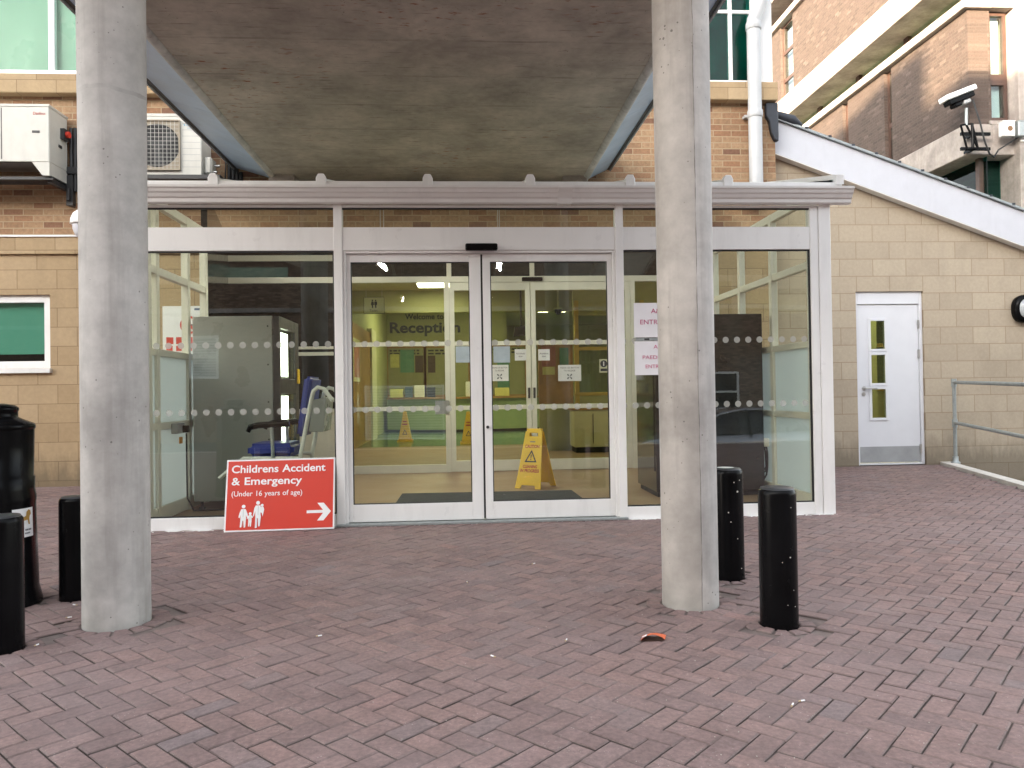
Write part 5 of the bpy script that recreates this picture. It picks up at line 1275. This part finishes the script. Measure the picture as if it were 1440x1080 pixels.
dn('door_notice', 'white press-button notice with arrows cut off by the left door stile', 690, 715, 513, 536, [('PLEASE USE BUTTON', .12, .78, .10, .8), ('TO RELEASE', .25, .60, .10, .5)], icon=arrows)
dn('door_notice', 'white press-button notice with arrows at the middle of the right leaf', 785, 817, 513, 536, [('PLEASE USE BUTTON', .10, .78, .10, .8), ('TO RELEASE', .25, .60, .10, .5)], icon=arrows)
def fdoor(n_, x0, x1, z0, z1, y):
    MB().disc(((x0 + x1) / 2, y - .0005, z0 + (z1 - z0) * .66), (x1 - x0) * .40, X3, Z3, (0, -.0006, 0), 20).build('blue_disc', m_ink, n_)
    box((x0 + (x1 - x0) * .44, y - .0018, z0 + (z1 - z0) * .50), (x0 + (x1 - x0) * .56, y - .0012, z0 + (z1 - z0) * .82)).build('white_mark', m_paper, n_)
    box((x0 + (x1 - x0) * .12, y - .0011, z0 + (z1 - z0) * .10), (x1 - (x1 - x0) * .12, y - .0005, z0 + (z1 - z0) * .30)).build('dark_strip', m_ink, n_)
dn('door_notice', 'small sign with a dark round symbol at the right edge of the right leaf', 843, 855, 505, 524, [], m_ceil, fdoor)
a, b = at(762, 515, 12.87), at(781, 487, 12.87)
solo(box((a.x, 12.86, a.z), (b.x, 12.878, b.z)), 'framed_poster', m_pinkp, 'red poster on the orange wood panel right of the stiles', 'poster', (a.x, 12.86, a.z))
a, b = at(763, 527, 12.87), at(780, 516, 12.87)
solo(box((a.x, 12.86, a.z), (b.x, 12.878, b.z)), 'certificate', m_yelpaper, 'small yellow certificate below the red poster', 'poster', (a.x, 12.86, a.z))
a, b = at(787, 513, 12.87), at(799, 489, 12.87)
solo(box((a.x, 12.86, a.z), (b.x, 12.878, b.z)), 'green_leaflet', m_green, 'green leaflet beside the red poster on the wood panel', 'poster', (a.x, 12.86, a.z))
pc = thing('framed_picture', 'small framed picture on the orange wood door at the left', 'picture', (-1.97, 14.5, 1.7))
box((-1.978, 14.1, 1.25), (-1.95, 15.0, 2.05)).build('frame', m_ceil, pc); box((-1.9495, 14.18, 1.33), (-1.945, 14.92, 1.97)).build('print', m_pinkp, pc)
# cabinet and trolley at the right
c1 = thing('storage_cabinet', 'beige storage cabinet standing inside at the right', 'cabinet', (2.3, 12.4, 0))
a, b = at(808, 618, 12.3), at(864, 576, 12.3)
box((a.x, 12.3, .10), (b.x + .6, 12.85, b.z)).build('body', m_ceil, c1, bev=.01); box((a.x + .03, 12.34, .01), (b.x + .57, 12.8, .10)).build('plinth', m_gasket, c1); box((a.x - .03, 12.27, b.z + .002), (b.x + .62, 12.86, b.z + .03)).build('top', m_wood, c1)
box((a.x + .3, 12.29, .16), (a.x + .31, 12.302, b.z - .06)).build('door_gap', m_dark, c1)
tl_ = thing('wheelchair', 'folded grey wheelchair parked inside the reception', 'wheelchair', (2.2, 16.5, 0))
WYc = 16.6
def T(px, py, dy=0): return at(px, py, WYc) + Vector((0, dy, 0))
for d_ in (-.25, .25):
    f2 = MB().tube([T(806, 572, d_), T(802, 590, d_), T(801, 600, d_), T(786, 606, d_), T(780, 612, d_)], .015, 8).tube([T(801, 590, d_), T(786, 592, d_), T(782, 606, d_)], .013, 8); f2.build('side_frame', m_dark, tl_)
    c_ = T(803, 604, d_); MB().tube([(c_.x, c_.y - .02, .28), (c_.x, c_.y + .02, .28)], .27, 28).build('rear_wheel', m_gasket, tl_)
    c_ = T(783, 612, d_); MB().tube([(c_.x, c_.y - .02, .09), (c_.x, c_.y + .02, .09)], .08, 16).build('front_castor', m_gasket, tl_)
p, q_ = T(786, 594), T(802, 590); box((p.x, WYc - .22, .45), (q_.x, WYc + .22, .50)).build('seat', m_bluep, tl_, bev=.01); box((q_.x, WYc - .22, .5), (q_.x + .05, WYc + .22, .92)).build('backrest', m_bluep, tl_, bev=.01)
p = at(797, 574, 16.0); solo(MB().box((p.x - .30, 15.9, p.z - .03), (p.x + .12, 16.2, p.z - .01)).box((p.x - .22, 15.95, .01), (p.x - .18, 16.0, p.z - .03)).box((p.x + .04, 16.1, .01), (p.x + .08, 16.15, p.z - .03)).box((p.x + .04, 15.95, .01), (p.x + .08, 16.0, p.z - .03)).box((p.x - .22, 16.1, .01), (p.x - .18, 16.15, p.z - .03)), 'side_table', m_paper, 'small white topped table in front of the wheelchair', 'table', (p.x, 16, 0))
# lamps inside
def ceil_light(lab, x, y, z, w_, d_, mt, g):
    l_ = thing('ceiling_light', lab, 'ceiling light', (x, y, z), g)
    frame = MB(); frame.box((x - w_ / 2 - .03, y - d_ / 2 - .03, z - .025), (x + w_ / 2 + .03, y + d_ / 2 + .03, z - .001)); frame.build('housing', m_fascia, l_)
    box((x - w_ / 2, y - d_ / 2, z - .035), (x + w_ / 2, y + d_ / 2, z - .026)).build('diffuser', mt, l_)
p = at(611, 404, 13.4)
ceil_light('bright ceiling panel light before the bulkhead, over the word Reception', p.x, 13.4, 2.95, .60, 1.0, e_ceil, 'ceiling lights indoors')
ceil_light('ceiling panel light over the lobby at the right, out of view above the door', 6.2, 11.6, 2.95, 1.2, .6, e_ceil, 'ceiling lights indoors')
for px, lab in ((766, 'left of the two far ceiling lights seen through the right inner door'), (791, 'right of the two far ceiling lights seen through the right inner door')):
    p = at(px, 440, 22.6); ceil_light(lab, p.x, 22.6, 3.45, .30, 1.0, e_far, 'ceiling lights indoors')
ceil_light('ceiling light over the reception desk, hidden by the bulkhead', -.4, 18.2, 3.45, 1.4, .8, e_far, 'ceiling lights indoors')
ceil_light('ceiling light over the middle of reception, hidden by the bulkhead', 3.4, 17.5, 3.45, 1.4, .8, e_far, 'ceiling lights indoors')
for px, lab in ((538, 'short bright tube light hung in the porch, seen through the left door'), (702, 'short bright tube light hung in the porch, seen beside the meeting stile')):
    p = at(px, 375, 8.3); q_ = thing('tube_light', lab, 'ceiling light', (p.x, 8.3, p.z), 'tube lights hung in the porch')
    MB().tube([(p.x - .02, 8.1, p.z), (p.x + .02, 8.5, p.z)], .012, 10).build('tube', e_tube, q_)
    box((p.x - .025, 8.08, p.z + .014), (p.x + .025, 8.52, p.z + .045)).build('fitting', m_fascia, q_)
    for y in (8.12, 8.48): MB().tube([(p.x, y, p.z + .045), (p.x, y, roofz(y) - .03)], .004, 6).build('hanger', m_steel, q_)
dmk = thing('dome_camera', 'small dark dome camera on the ceiling before the far lights', 'security camera', (at(785, 437, 13.5).x, 14.45, 2.5))
MB().lathe([(.0005, -.07), (.04, -.06), (.065, -.02), (.07, .0), (.07, .03)], (at(785, 437, 14.45).x, 14.45, 2.53), 18).build('dome', m_blackpl, dmk)
MB().lathe([(.085, .03), (.085, .06), (.02, .06), (.02, .42)], (at(785, 437, 14.45).x, 14.45, 2.53), 18).build('mount', m_ceil, dmk)
